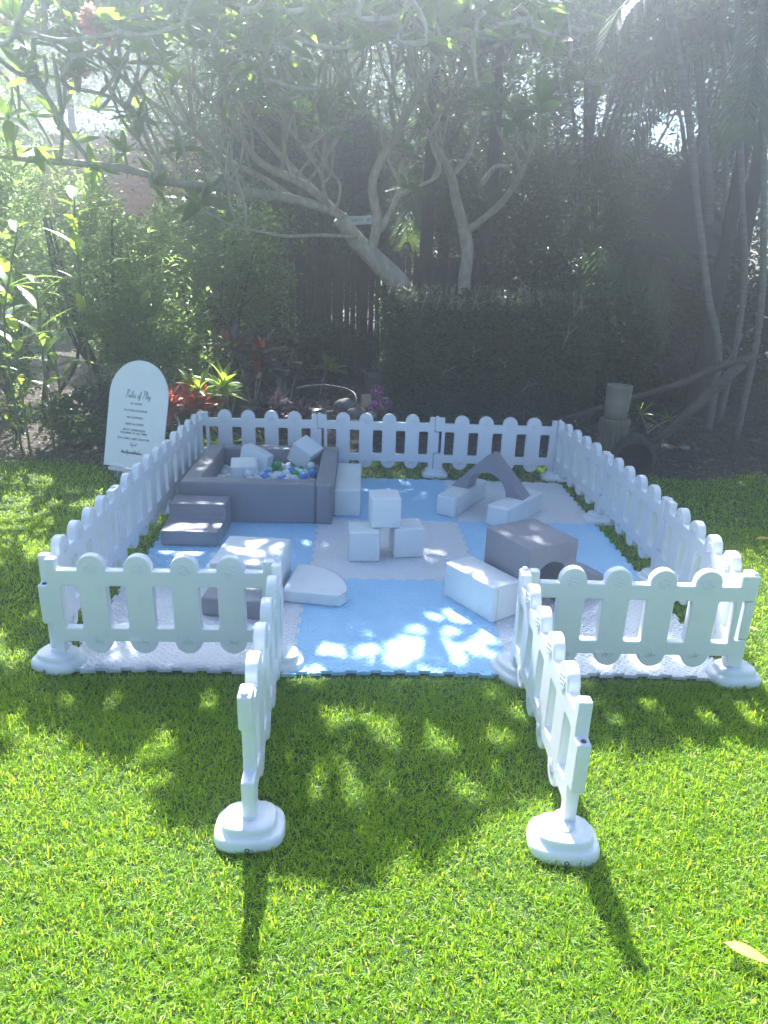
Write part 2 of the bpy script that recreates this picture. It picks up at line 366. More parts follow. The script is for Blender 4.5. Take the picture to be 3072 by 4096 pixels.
# ------------------------------------------------------------------ leaves in bulk (numpy): two triangles folded along the midrib
def leaf_cloud(name, C, L, W, mat, parent=None, D=None, up=.0, fold=.25, long=False):
    n = len(C)
    if D is None:
        D = rng.normal(size=(n, 3)); D[:, 2] = D[:, 2]*.6+up
    D = D/np.linalg.norm(D, axis=1)[:, None]
    Z = rng.normal(size=(n, 3))*.55 + np.array([0, 0, 1.0])
    S = np.cross(D, Z); S /= np.linalg.norm(S, axis=1)[:, None]+1e-9
    Nn = np.cross(S, D)
    L = np.broadcast_to(L, n)[:, None]; W = np.broadcast_to(W, n)[:, None]
    B = C; T = C + D*L - np.array([0, 0, 1])*L*.12
    Mx = C + D*L*.52
    l = Mx + S*W*.5 + Nn*W*fold; r = Mx - S*W*.5 + Nn*W*fold
    rnd = rng.random(n)
    if not long:
        V = np.stack([B, r, T, l], 1).reshape(-1, 3); i = np.arange(n)[:, None]*4
        F = np.concatenate([i+np.array([[0, 1, 2]]), i+np.array([[0, 2, 3]])]); a = np.repeat(rnd, 4)
    else:
        M1 = C + D*L*.3; M2 = C + D*L*.75 - np.array([0, 0, 1])*L*.04
        V = np.stack([B, M1+S*W*.38+Nn*W*fold*.6, M1-S*W*.38+Nn*W*fold*.6, M2+S*W*.45+Nn*W*fold*.6, M2-S*W*.45+Nn*W*fold*.6, T, M1, M2], 1).reshape(-1, 3); i = np.arange(n)[:, None]*8
        F = np.concatenate([i+np.array([t]) for t in ((0, 6, 1), (0, 2, 6), (6, 7, 3), (6, 3, 1), (2, 4, 7), (2, 7, 6), (7, 5, 3), (4, 5, 7))]); a = np.repeat(rnd, 8)
    return link(name, npmesh(name, V, F, {'rnd': a}), parent, mat)
def clumpy(n, c, rad, nc, spread=.22, shell=.55, squash_bottom=True):
    """points gathered into clumps in an ellipsoid, leaving gaps between the clumps"""
    K = rng.normal(size=(nc, 3)); K /= np.linalg.norm(K, axis=1)[:, None]; K *= (shell+(1-shell)*rng.random(nc)**.6)[:, None]
    idx = rng.integers(0, nc, n); s = rng.uniform(.5, 1.3, nc)*spread
    P = K[idx] + rng.normal(size=(n, 3))*s[idx][:, None]
    return P*np.array(rad)+np.array(c), K*np.array(rad)+np.array(c)

def leafy_tree(name, label, x, y, h, rad, cz, nl, L, W, mat, tr=.12, lean=(0, 0), nc=60, cat='tree', spread=.2, shell=.5, bark='bark_d', trunks=1, group=None, long=False, filt=None, up=0):
    root = empty(name, (x, y, -.02), label=label, cat=cat, group=group)
    C, K = clumpy(nl, (lean[0], lean[1], cz), rad, nc, spread, shell)
    C[:, 2] = np.maximum(C[:, 2], .05)
    if filt is not None: C = C[filt(C + np.array([x, y, 0]))]
    C = C[sun_gap(C + np.array([x, y, 0]))]
    n = len(C)
    leaf_cloud('crown', C, rng.uniform(.7, 1.3, n)*L, rng.uniform(.7, 1.3, n)*W, mat, root, long=long, up=up)
    if trunks:
        for t in range(trunks):
            a = random.uniform(0, 6.28); rr = .12*(trunks-1)**.5
            b0 = (rr*math.cos(a), rr*math.sin(a), 0); top = (lean[0]+rr*3*math.cos(a), lean[1]+rr*3*math.sin(a), cz+rad[2]*.3)
            midp = (b0[0]*.5+top[0]*.5+random.uniform(-.1, .1), b0[1]*.5+top[1]*.5, top[2]*.5)
            tube('trunk', [b0, (b0[0]+.02, b0[1], top[2]*.2), midp, top], [tr*1.35, tr, tr*.75, tr*.25], root, MAT[bark], 8, jitter=.15)
        paths = []
        for k in K[rng.permutation(len(K))[:22]]:
            z0 = max(.3, cz-rad[2]*random.uniform(.2, .9)); s = Vector((lean[0]*z0/cz, lean[1]*z0/cz, z0)); e = Vector(k)
            p, r = catmull([s, s.lerp(e, .5)+Vector((0, 0, .1*rad[2])), e], [tr*.35, tr*.22, tr*.06], 3); paths.append((p, r))
        link('limb', tubes_me('limb', paths, 5), root, MAT[bark])
    return root

# big leaf meshes, shared by all copies: leaf grows along +x from the origin
def bigleaf_me(name, L, W, droop=.25, fold=.22, wave=0.0, base=.25, n=7, point=1.0):
    V = []; F = []
    for i in range(n+1):
        t = i/n; x = L*(t-.12*droop*t*t); z = L*(.12*t - droop*t*t)
        wd = W*.5*(math.sin(math.pi*min(1, t**(.75)*1.0))**.8)*(1.0) if t < 1 else 0
        wd = max(wd, W*.03 if t < 1 else 0)
        zz = wave*math.sin(i*2.1)*W
        V += [(x, -wd, z+fold*wd+zz), (x, 0, z), (x, wd, z+fold*wd-zz)]
    for i in range(n):
        a = i*3; F += [(a, a+3, a+4, a+1), (a+1, a+4, a+5, a+2)]
    return pydata(name, V, F, True)
ME_FR = [bigleaf_me('frangipani_leaf', .30, .085, d, .25) for d in (.05, .2, .38)]
for m_ in ME_FR: m_.materials.append(MAT['frangi'])
def mesh_with(me, mat):
    c = me.copy(); c.materials.clear(); c.materials.append(mat); return c
ME_LIME = [mesh_with(bigleaf_me('ginger_leaf', .42, .085, d, .2, .03), MAT['lime']) for d in (.15, .4)]
ME_OLIVE = mesh_with(bigleaf_me('ginger_leaf', .42, .10, .3, .2, .03), MAT['frangi'])
ME_CORD_R = [mesh_with(bigleaf_me('cordyline_leaf', .30, .075, d, .3, .02), MAT['red']) for d in (.1, .45)]
ME_CORD_P = [mesh_with(bigleaf_me('cordyline_leaf', .30, .085, d, .3, .03), MAT['plum']) for d in (.15, .5)]
ME_CORD_G = [mesh_with(bigleaf_me('cordyline_leaf', .30, .06, d, .35, .02), MAT['lime']) for d in (.1, .4)]
ME_STRAP = [mesh_with(bigleaf_me('strap_leaf', .38, .032, d, .4), MAT['lime']) for d in (.3, .7)]
ME_STRAPD = [mesh_with(bigleaf_me('strap_leaf', .45, .035, d, .4), MAT['frond']) for d in (.3, .7)]
def rosette(parent, c, meshes, n, elev=(10, 65), size=(.7, 1.15), name='leaf', axis=(0, 0, 1), a0=None):
    q = Vector((0, 0, 1)).rotation_difference(Vector(axis).normalized()).to_matrix().to_4x4()
    a = random.uniform(0, 6.28)
    for i in range(n):
        a += 2.4+random.uniform(-.25, .25); t = i/max(1, n-1)
        e = R(elev[0]+(elev[1]-elev[0])*t+random.uniform(-8, 8)); s = random.uniform(*size)*(1-.25*t)
        m_ = Matrix.Translation(Vector(c)) @ q @ Matrix.Rotation(a, 4, 'Z') @ Matrix.Rotation(-e, 4, 'Y') @ Matrix.Rotation(random.uniform(-.4, .4), 4, 'X') @ Matrix.Scale(s, 4)
        o = bpy.data.objects.new(name, random.choice(meshes)); COL.objects.link(o); o.parent = parent; o.matrix_local = m_
def rosette_pts(C, n, elev=(0, 65)):                          # leaf bases and directions for bulk rosettes
    Cs = np.repeat(C, n, 0); a = rng.uniform(0, 2*np.pi, len(Cs)); e = np.radians(rng.uniform(elev[0], elev[1], len(Cs)))
    D = np.stack([np.cos(e)*np.cos(a), np.cos(e)*np.sin(a), np.sin(e)], 1); return Cs + D*.02, D

# ------------------------------------------------------------------ frangipani: limbs, canopy that shades the play area
SP = {'x': SUN.x/SUN.z, 'y': SUN.y/SUN.z}
def poly_in(poly, X, Y):
    ins = np.zeros(len(X), bool); n = len(poly)
    for i in range(n):
        x1, y1 = poly[i]; x2, y2 = poly[(i+1) % n]
        c = ((y1 > Y) != (y2 > Y)) & (X < (x2-x1)*(Y-y1)/((y2-y1) or 1e-9)+x1); ins ^= c
    return ins
SHADE = [(-1.62, -.02), (-1.38, -.33), (-1.1, -.55), (-.89, -.72), (-.62, -.9), (-.47, -.98), (-.28, -1.15), (-.08, -1.07), (.03, -1.0), (.24, -.87), (.47, -.7), (.75, -.5), (1.13, -.36), (1.42, -.25),
         (1.46, -.02), (1.62, .08), (1.72, .55), (2.05, .95), (2.25, 1.6), (3.2, 1.95), (4.5, 2.2), (6.5, 2.4), (6.5, 5.2), (-1.0, 5.2), (-1.3, 3.4), (-1.55, 2.6), (-1.75, 2.0), (-1.7, 1.2), (-1.8, .5)]
# where sun flecks land: (view x, view y, height, radius)
SPOTS = [(935, 1330, .02, .05), (972, 1323, .02, .045), (883, 1384, .02, .05), (918, 1352, .02, .04), (952, 1386, .02, .05), (1000, 1392, .02, .055), (1040, 1372, .02, .04), (1062, 1412, .02, .05),
         (903, 1412, .02, .05), (932, 1425, .02, .055), (985, 1425, .02, .06), (848, 1432, .02, .05), (700, 1400, .02, .05), (742, 1402, .02, .035), (800, 1396, .02, .04), (703, 1440, .02, .05), (662, 1442, .02, .045), (1000, 1365, .02, .035), (770, 1425, .02, .04),
         (535, 1180, .21, .03), (548, 1206, .21, .035), (550, 1222, .21, .04), (478, 1188, .21, .035), (566, 1172, .21, .025), (455, 1200, .21, .025), (600, 1185, .21, .02), (520, 1200, .21, .02),
         (1098, 1130, .4, .025), (1128, 1138, .4, .022), (1150, 1138, .4, .02), (1170, 1150, .4, .022), (1100, 1155, .4, .022), (1140, 1170, .4, .025), (1190, 1175, .4, .025), (1120, 1120, .4, .02),
         (1010, 1240, .2, .03), (1035, 1252, .2, .035), (1000, 1232, .2, .025), (1060, 1262, .2, .028), (1090, 1290, .2, .025), (1045, 1275, .2, .025),
         (925, 1190, .02, .045), (905, 1185, .02, .03), (960, 1194, .02, .035), (925, 1213, .02, .025), (880, 1200, .02, .02),
         (360, 1195, .02, .06), (395, 1190, .02, .05), (425, 1195, .02, .04), (340, 1215, .02, .05), (430, 1090, .24, .035), (390, 1135, .12, .04), (450, 1135, .12, .04),
         (300, 1395, .02, .05), (240, 1380, .02, .06), (420, 1410, .02, .04), (620, 1300, .02, .03), (640, 1320, .02, .03), (1210, 1380, .02, .05), (1300, 1360, .02, .05), (1380, 1340, .02, .05), (1250, 1340, .02, .04), (1370, 1385, .02, .06),
         (1450, 1380, .02, .08), (1480, 1420, .02, .08), (1300, 1430, .02, .06), (1400, 1430, .02, .07), (1230, 1430, .02, .05),
         (620, 1275, .07, .03), (150, 1515, .0, .05), (235, 1520, .0, .05), (455, 1520, .0, .06), (750, 1545, .0, .045), (800, 1560, .0, .05), (840, 1590, .0, .06), (960, 1610, .0, .05), (1000, 1700, .0, .05),
         (770, 1700, 0, .05), (1060, 1590, 0, .05), (1110, 1540, 0, .05), (1280, 1500, 0, .06), (1340, 1560, 0, .06), (1410, 1520, 0, .06), (1500, 1560, 0, .07), (620, 1640, 0, .04), (400, 1600, 0, .05), (300, 1640, 0, .05), (1200, 1640, 0, .05),
         (700, 1010, .2, .02), (1480, 1230, .02, .05), (1640, 1180, 0, .06)]
gx_in = lambda p: p.y < 1.0
SPOTG = []
for k in range(8): SPOTS.append((random.uniform(850, 1080), random.uniform(1300, 1440), .02, random.uniform(.02, .04)))
for k in range(5): SPOTS.append((random.uniform(660, 850), random.uniform(1380, 1445), .02, random.uniform(.015, .035)))
for k in range(14): SPOTS.append((random.uniform(200, 1500), random.uniform(1490, 1720), 0, random.uniform(.02, .045)))
for sx, sy, sz, sr in SPOTS:
    p = onz(sx, sy, sz); SPOTG.append((p.x-SP['x']*sz, p.y-SP['y']*sz, sr*(1.05 if sz == 0 else (.74 if sz == .02 and gx_in(p) else 1.1))))
SPOTG = np.array(SPOTG)
def shadow_xy(P): return P[:, 0]-SP['x']*P[:, 2], P[:, 1]-SP['y']*P[:, 2]
def keep_shade(P, pad=0.0, extra=.8):
    """keep leaves whose shadow falls in the shaded area and off the sun flecks"""
    X, Y = shadow_xy(P)
    nx = X + .12*(vnoise(X, Y, .25)-.5); ny = Y + .22*(vnoise(X+9, Y, .2)-.5)
    k = poly_in(SHADE, nx, ny)
    left = (X < -1.5) & (Y > -.6) & (vnoise(X, Y, .3)*.6+vnoise(X, Y, .12)*.4 > .55 - .03*(Y-1))
    k |= left | (Y > 4.6)
    for gx, gy, gr in SPOTG: k &= (X-gx)**2 + (Y-gy)**2 > (gr*extra+pad)**2
    return k

def spots_clear(P, extra=.8, pad=0.0):
    P = np.asarray([tuple(p) for p in P]) if not isinstance(P, np.ndarray) else P
    X, Y = shadow_xy(P); k = np.ones(len(P), bool)
    for gx, gy, gr in SPOTG: k &= (X-gx)**2 + (Y-gy)**2 > (gr*extra+pad)**2
    return k

def frangipani():
    root = empty('frangipani_tree', (.35, 6.25, -.02), label='large frangipani tree with bare forking grey limbs arching over the hedge and play area', cat='tree')
    O = Vector((.35, 6.25, -.02))
    def pl(lst): return [at(x, y, Y)-O for x, y, Y in lst]
    base = Vector((0, 0, 0))
    trunk = [base, Vector((-.02, -.02, .6))] + pl([(872, 640, 6.2), (835, 585, 6.15), (770, 520, 6.1), (735, 470, 6.0)])
    tube('trunk', trunk, [.17, .15, .14, .12, .10, .09], root, MAT['bark'], 10, jitter=.06)
    limbs = [
        ([(775, 525, 6.1), (735, 465, 6.0), (640, 432, 5.8), (540, 415, 5.4), (440, 400, 5.0), (380, 395, 4.7), (300, 372, 4.4), (200, 355, 4.1), (60, 345, 3.9), (-20, 330, 3.8)], (.085, .03)),
        ([(740, 470, 6.0), (660, 400, 5.9), (560, 350, 5.6), (510, 270, 5.3), (480, 170, 5.0), (455, 60, 4.8), (430, -60, 4.5)], (.07, .035)),
        ([(700, 430, 5.95), (600, 330, 6.0), (520, 220, 5.9), (500, 120, 5.8), (470, 0, 5.6)], (.05, .03)),
        ([(800, 545, 6.1), (815, 480, 6.0), (805, 390, 5.9), (850, 300, 5.7), (905, 200, 5.4), (960, 110, 5.1), (1010, 30, 4.9), (1040, -40, 4.7)], (.09, .035)),
        ([(850, 300, 5.7), (790, 240, 5.6), (740, 170, 5.4), (690, 90, 5.3), (620, -20, 5.1)], (.045, .028)),
        ([(905, 210, 5.4), (890, 120, 5.3), (860, 40, 5.2), (850, -60, 5.0)], (.04, .028)),
        ([(820, 500, 6.05), (860, 420, 6.2), (870, 330, 6.3), (845, 240, 6.3), (850, 150, 6.2), (820, 40, 6.1)], (.06, .03)),
        ([(640, 432, 5.8), (560, 380, 5.9), (480, 340, 5.9), (420, 280, 5.8), (370, 190, 5.6), (300, 120, 5.4), (250, 20, 5.0)], (.05, .028)),
        ([(540, 415, 5.4), (470, 330, 5.2), (380, 260, 5.0), (300, 200, 4.6), (220, 120, 4.2), (190, 60, 4.0)], (.045, .026)),
        ([(770, 512, 6.0), (700, 508, 5.6), (620, 510, 5.3), (560, 500, 5.1), (500, 485, 5.0), (440, 455, 4.9)], (.03, .016)),
        ([(700, 440, 5.9), (690, 370, 5.8), (640, 300, 5.7), (610, 240, 5.6)], (.03, .02)),
        ([(725, 455, 5.9), (735, 400, 5.9), (700, 350, 5.9), (705, 290, 5.8)], (.025, .018)),
        ([(860, 420, 6.2), (910, 400, 6.1), (950, 370, 6.0), (930, 300, 5.9), (960, 230, 5.7)], (.035, .02)),
        ([(380, 395, 4.7), (330, 330, 4.5), (300, 260, 4.3), (240, 210, 4.1), (150, 190, 3.9)], (.035, .02)),
        ([(200, 355, 4.1), (150, 290, 3.95), (110, 220, 3.8), (60, 160, 3.7), (40, 60, 3.6)], (.03, .02)),
    ]
    nodes = []
    for pts, (r0, r1) in limbs:
        P = pl(pts); k = len(P); rs = [(r0+(r1-r0)*i/(k-1))*.68 for i in range(k)]
        tube('limb', P, rs, root, MAT['bark'], 8, jitter=.08)
        c, _ = catmull(P, rs, 4); nodes += [(q, r1) for q in c[4:]]
    # bare forking branches rising from the limbs
    bare = []; ends = []
    pool = [q for q, _ in nodes if q.z > 1.9]
    for i in range(95):
        s = random.choice(pool); L = random.uniform(.45, 1.1); d = Vector((random.gauss(-.1, .35), random.gauss(-.1, .3), 1)).normalized()
        out = Vector((random.gauss(0, 1), random.gauss(0, 1), .1)).normalized()
        a = s+out*.14*L+d*.25*L; b = a+d*.35*L+out*.05; e = b+d*.4*L
        p, r = catmull([s, a, b, e], [.020, .016, .013, .010], 4); bare.append((p, r)); ends.append(e)
        for k in range(random.choice((1, 2, 2))):
            st = p[random.randint(5, 10)]; o2 = Vector((random.gauss(0, 1), random.gauss(0, 1), .2)).normalized(); l2 = L*random.uniform(.35, .6)
            q, r2 = catmull([st, st+o2*.12*l2*2+d*.3*l2, st+o2*.3*l2+d*l2], [.016, .014, .011], 4); bare.append((q, r2)); ends.append(q[-1])
    bare = [b for b in bare if spots_clear(np.array([tuple(q+O) for q in b[0]]), .9).all()]
    link('bare_branches', tubes_me('bare_branches', bare, 6, .1), root, MAT['bark'])['kind'] = 'stuff'
    for e in random.sample(ends, 34): rosette(root, e, ME_FR, random.randint(3, 6), (0, 70), (.5, .85), 'leaf', (random.gauss(0, .3), random.gauss(-.2, .3), 1))
    # canopy rosettes: sited by where their shade falls
    cand = []
    tries = 0
    while len(cand) < 520 and tries < 20000:
        tries += 1
        gx, gy = random.uniform(-2.6, 2.9), random.uniform(-1.3, 3.6)
        z = random.uniform(3.1, 5.0) if gy < 1.5 else random.uniform(2.9, 4.6)
        p = np.array([[gx+SP['x']*z, gy+SP['y']*z, z]])
        if not keep_shade(p, .0, .5)[0]: continue
        if min([9]+[(c[0]-p[0][0])**2+(c[1]-p[0][1])**2+(c[2]-p[0][2])**2 for c in cand]) < .10**2: continue
        v = Vector(p[0])-CAM; ey = v.dot(UU)/v.dot(FF)*FPX; ex = v.dot(RR)/v.dot(FF)*FPX
        if ey < 1900 and abs(ex) < 1600 and random.random() < .93: continue      # mostly above the picture, a few in view
        cand.append(p[0])
    # branchlets: each tip joins the nearest piece of wood already there
    nodesv = [n_[0] for n_ in nodes]; paths = []
    cand.sort(key=lambda c: min((Vector(c)-O-q).length for q in nodesv[::6]))
    arr = np.array([tuple(q) for q in nodesv])
    for c in cand:
        e = Vector(c)-O; d = np.linalg.norm(arr-np.array(e), axis=1) + np.maximum(0, arr[:, 2]-e.z+.05)*2
        s = Vector(arr[int(d.argmin())]); L = (e-s).length
        m1 = s.lerp(e, .45) + Vector((random.uniform(-.06, .06), random.uniform(-.06, .06), -.12*L))
        p, r = catmull([s, m1, e-Vector((0, 0, .04)), e], [.022, .018, .014, .011], 3)
        if spots_clear(np.array([tuple(q+O) for q in p]), .75).all(): paths.append((p, r))
        arr = np.vstack([arr, np.array([tuple(p[5]), tuple(p[7])])])
    link('branchlets', tubes_me('branchlets', paths, 5), root, MAT['bark'])['kind'] = 'stuff'
    C = np.array(cand); B, D = rosette_pts(C, 17, (-25, 60))
    L = rng.uniform(.20, .34, len(B)); T = B + D*(L*.6)[:, None]
    k = keep_shade(T, .012, .9) & spots_clear(B+D*(L*.25)[:, None], 1.0, .010) & spots_clear(B+D*(L*.6)[:, None], 1.0, .022) & spots_clear(B+D*(L)[:, None], .9)
    v = B-np.array(CAM); zz = v@np.array(FF); ix = v@np.array(RR)/zz*FPX; iy = v@np.array(UU)/zz*FPX
    k &= ~((iy < 2048) & (ix > -900) & (rng.random(len(B)) < .6)); B, D, L = B[k], D[k], L[k]
    leaf_cloud('crown', B-np.array(O), L, L*.30, MAT['frangi'], root, D=D, long=True, fold=.15)['kind'] = 'stuff'
    # rosettes in view, leaf by leaf
    tips = [(170, 165, 3.9, 12, 1.1, (-.3, 0, 1)), (225, 75, 4.0, 14, 1.1, (0, -.3, 1)), (60, 170, 3.7, 10, 1.0, (-.2, 0, 1)), (75, 315, 3.85, 12, 1.0, (0, 0, -.6)), (205, 350, 4.1, 8, .9, (0, -.3, -.8)), (430, 440, 4.9, 13, 1.25, (0, -.6, .8)), (330, 400, 4.5, 12, .95, (.4, 0, .4)),
            (300, 255, 4.3, 11, .95, (0, -.5, 1)), (370, 190, 5.4, 9, 1.0, (0, 0, 1)), (560, 210, 5.5, 10, 1.0, (0, -.4, 1)), (620, 235, 5.5, 8, .9, (.2, -.3, 1)), (705, 285, 5.8, 9, .9, (0, 0, 1)), (865, 330, 6.0, 8, 1.0, (0, -.4, 1)), (960, 225, 5.7, 10, 1.0, (0, -.2, 1)),
            (480, 160, 4.9, 11, 1.0, (-.3, -.2, 1)), (250, 20, 4.9, 12, 1.1, (0, -.2, 1)), (130, 90, 3.9, 12, 1.0, (.3, -.2, 1)), (560, 60, 5.0, 10, 1.0, (0, -.3, 1)), (690, 85, 5.2, 10, 1.0, (0, -.3, 1)), (40, 60, 3.6, 10, 1.0, (0, 0, 1)), (395, 320, 4.8, 9, .9, (0, -.5, .5)),
            (20, 110, 3.7, 10, 1.0, (0, -.3, 1)), (100, 20, 3.9, 12, 1.1, (0, -.2, 1)), (300, 80, 4.3, 11, 1.0, (0, -.2, 1)), (350, 140, 4.4, 9, .9, (0, -.3, 1)), (120, 250, 4.0, 9, .9, (0, -.5, .6)), (20, 255, 3.7, 10, 1.0, (0, -.5, .6)), (210, 240, 4.4, 10, .9, (0, -.2, 1)), (260, 150, 4.3, 9, .9, (0, -.3, 1)), (400, 60, 4.7, 9, .9, (0, -.2, 1)), (160, 310, 4.2, 8, .8, (0, -.4, .7)), (270, 330, 4.4, 9, .8, (0, -.4, .8)),
            (500, 480, 5.0, 5, .8, (0, -.5, .6)), (860, 30, 5.2, 9, 1.0, (0, -.2, 1)), (990, 60, 4.9, 9, 1.0, (0, -.2, 1))]
    tw = []
    for x, y, Y, nl, s, ax in tips:
        c = at(x, y, Y)-O; rosette(root, c, ME_FR, nl, (-5, 60), (s*.8, s*1.25), 'leaf', ax)
        d = np.linalg.norm(arr-np.array(c), axis=1); q = Vector(arr[int(d.argmin())])
        tw.append(catmull([q, q.lerp(c, .5)-Vector((0, 0, .05)), c], [.02, .016, .012], 3))
    link('branchlets', tubes_me('branchlets', tw, 6), root, MAT['bark'])['kind'] = 'stuff'
    # flower heads
    pet = pydata('petal', [(0, 0, 0), (.022, -.014, .006), (.045, -.008, .010), (.045, .010, .004), (.022, .014, .002)], [(0, 1, 2, 3, 4)], True)
    def flowers(x, y, Y, n, rad, mat):
        c = at(x, y, Y)-O; V = []; F = []; q0 = Vector(arr[int(np.linalg.norm(arr-np.array(c), axis=1).argmin())])
        tube('flower_stalk', [q0, q0.lerp(c, .5)-Vector((0, 0, .04)), c], [.016, .012, .008], root, MAT['bark'], 6)
        for i in range(n):
            ctr = c+Vector((random.gauss(0, rad), random.gauss(0, rad), random.gauss(0, rad*.8)))
            q = Euler((random.uniform(-1, 1), random.uniform(-1, 1), random.uniform(0, 6))).to_matrix()
            for k in range(5):
                mz = Matrix.Rotation(k*R(72), 3, 'Z'); o = len(V)
                V += [ctr + q@(mz@v.co) for v in pet.vertices]; F.append(tuple(range(o, o+5)))
        link('flower_head', pydata('flower_head', V, F, True), root, mat)['kind'] = 'stuff'
    flowers(205, 48, 3.45, 80, .05, MAT['pink']); flowers(22, 45, 3.45, 36, .06, MAT['paleflower']); flowers(175, 150, 3.9, 10, .045, MAT['pink'])
    flowers(815, 205, 5.4, 12, .07, MAT['paleflower']); flowers(965, 180, 5.6, 10, .06, MAT['paleflower']); flowers(365, 375, 4.6, 7, .045, MAT['paleflower'])
    # street plate nailed to the trunk
    return root
frangipani()

def small_frangipani():
    O = Vector(at(1005, 640, 6.6)); O.z = -.02
    root = empty('frangipani_tree', O, label='slimmer frangipani tree with one pale trunk rising just right of the hedge middle', cat='tree')
    def pl(lst): return [at(x, y, Y)-O for x, y, Y in lst]
    tube('trunk', [Vector((0, 0, 0)), Vector((.01, 0, .8))]+pl([(1003, 610, 6.6), (1010, 545, 6.6), (1002, 490, 6.6)]), [.09, .085, .08, .075, .08], root, MAT['bark'], 10, jitter=.06)
    for pts, r0, r1 in (([(1003, 495, 6.6), (985, 430, 6.5), (975, 380, 6.3), (950, 330, 6.1), (920, 280, 5.9)], .07, .03), ([(1008, 500, 6.6), (1050, 468, 6.4), (1090, 430, 6.1), (1125, 375, 5.8), (1150, 310, 5.4), (1165, 255, 5.1)], .05, .022),
                        ([(975, 380, 6.3), (1010, 340, 6.2), (1030, 280, 6.0), (1040, 220, 5.8)], .035, .02), ([(1125, 375, 5.8), (1110, 330, 5.7), (1080, 290, 5.5), (1065, 240, 5.4)], .025, .016), ([(1100, 360, 5.8), (1070, 360, 5.8), (1040, 400, 6.1)], .02, .03), ([(1140, 340, 5.6), (1120, 300, 5.4), (1115, 270, 5.3)], .018, .014)):
        P = pl(pts); k = len(P); tube('limb', P, [r0+(r1-r0)*i/(k-1) for i in range(k)], root, MAT['bark'], 8, jitter=.08)
    for x, y, Y, nl, s, ax in ((1168, 245, 5.0, 14, 1.5, (.2, -.2, 1)), (1065, 240, 5.4, 10, 1.1, (-.3, -.4, 1)), (1110, 265, 5.3, 8, 1.2, (0, -.7, .6)), (1040, 218, 5.8, 10, 1.0, (0, -.2, 1)), (920, 278, 5.9, 9, 1.0, (-.3, -.2, 1)), (880, 400, 6.2, 8, 1.0, (-.3, -.4, .7))):
        rosette(root, at(x, y, Y)-O, ME_FR, nl, (0, 65), (s*.8, s*1.2), 'leaf', ax)
small_frangipani()

# plate on the frangipani trunk with a small round badge
def street_plate():
    c = at(776, 476, 5.86)
    root = empty('street_plate', c, (R(90), 0, R(-2)), label='small pale street name plate hanging on the frangipani trunk', cat='street sign')
    root.rotation_euler = (R(90), R(-4), R(3))
    bevel(link('plate', box_me('plate', -.14, .14, -.045, .045, -.004, .004), root, MAT['signplate']), .006, 2)
    def txt(s, x, y, sz):
        cu = bpy.data.curves.new('lettering', 'FONT'); cu.body = s; cu.size = sz; cu.extrude = .0004; cu.align_x = 'CENTER'; font_part(cu, root, (x, y, .0052))
    txt('SSIE ST.', -.02, -.012, .045)
    bm = bmesh.new(); bmesh.ops.create_circle(bm, cap_ends=True, radius=.022, segments=20); me = bpy.data.meshes.new('badge'); bm.to_mesh(me); bm.free()
    link('badge', me, root, solid('badge_blue', (.2, .25, .45), rough=.5), loc=(.105, 0, .0048))
    tube('wire', [(-.02, .045, 0), (-.03, .09, -.02), (-.02, .045, -.01)], .0015, root, MAT['darkpot'], 5)
street_plate()

# ------------------------------------------------------------------ tall trees and shrubs behind
SUNV = np.array(SUN); GAPS = []                               # breaks in the crowns along the sun's direction: where sunlight reaches the bed
for x, y, Y, r in ((395, 850, 4.0, .16), (450, 830, 4.2, .18), (395, 930, 3.75, .2), (470, 960, 3.6, .25), (560, 770, 5.3, .12), (600, 870, 4.5, .12), (1285, 610, 7.3, .3), (1300, 520, 9.6, .35), (870, 490, 8.4, .3), (900, 480, 8.5, .3), (520, 660, 9.4, .3), (690, 660, 9.5, .25),
                   (1400, 860, 5.0, .16), (1480, 968, 3.85, .06), (1610, 960, 4.2, .08), (1290, 745, 6.8, .15), (1400, 800, 5.2, .1), (100, 900, 4.6, .45), (40, 960, 3.9, .4), (160, 980, 3.9, .3), (80, 680, 3.85, .3), (20, 620, 3.6, .3), (290, 540, 4.4, .2), (160, 450, 4.3, .25), (240, 390, 14.2, 1.0), (300, 420, 13.8, 1.0),
                   (180, 560, 5.8, .3), (300, 600, 5.2, .25), (380, 640, 5.2, .25), (350, 720, 5, .25), (420, 590, 5.5, .2), (100, 480, 6, .35), (230, 500, 5.5, .3), (60, 400, 6.2, .4), (440, 700, 5.0, .2), (880, 650, 4.8, .15), (1100, 640, 4.9, .15), (750, 880, 4.3, .12), (840, 760, 4.7, .1)):
    GAPS.append((np.array(at(x, y, Y)), r))
def sun_gap(P):
    k = np.ones(len(P), bool)
    for g, r in GAPS:
        v = P-g; t = v@SUNV; d = np.linalg.norm(v-t[:, None]*SUNV, axis=1); k &= ~((d < r) & (t > .5))
    return k
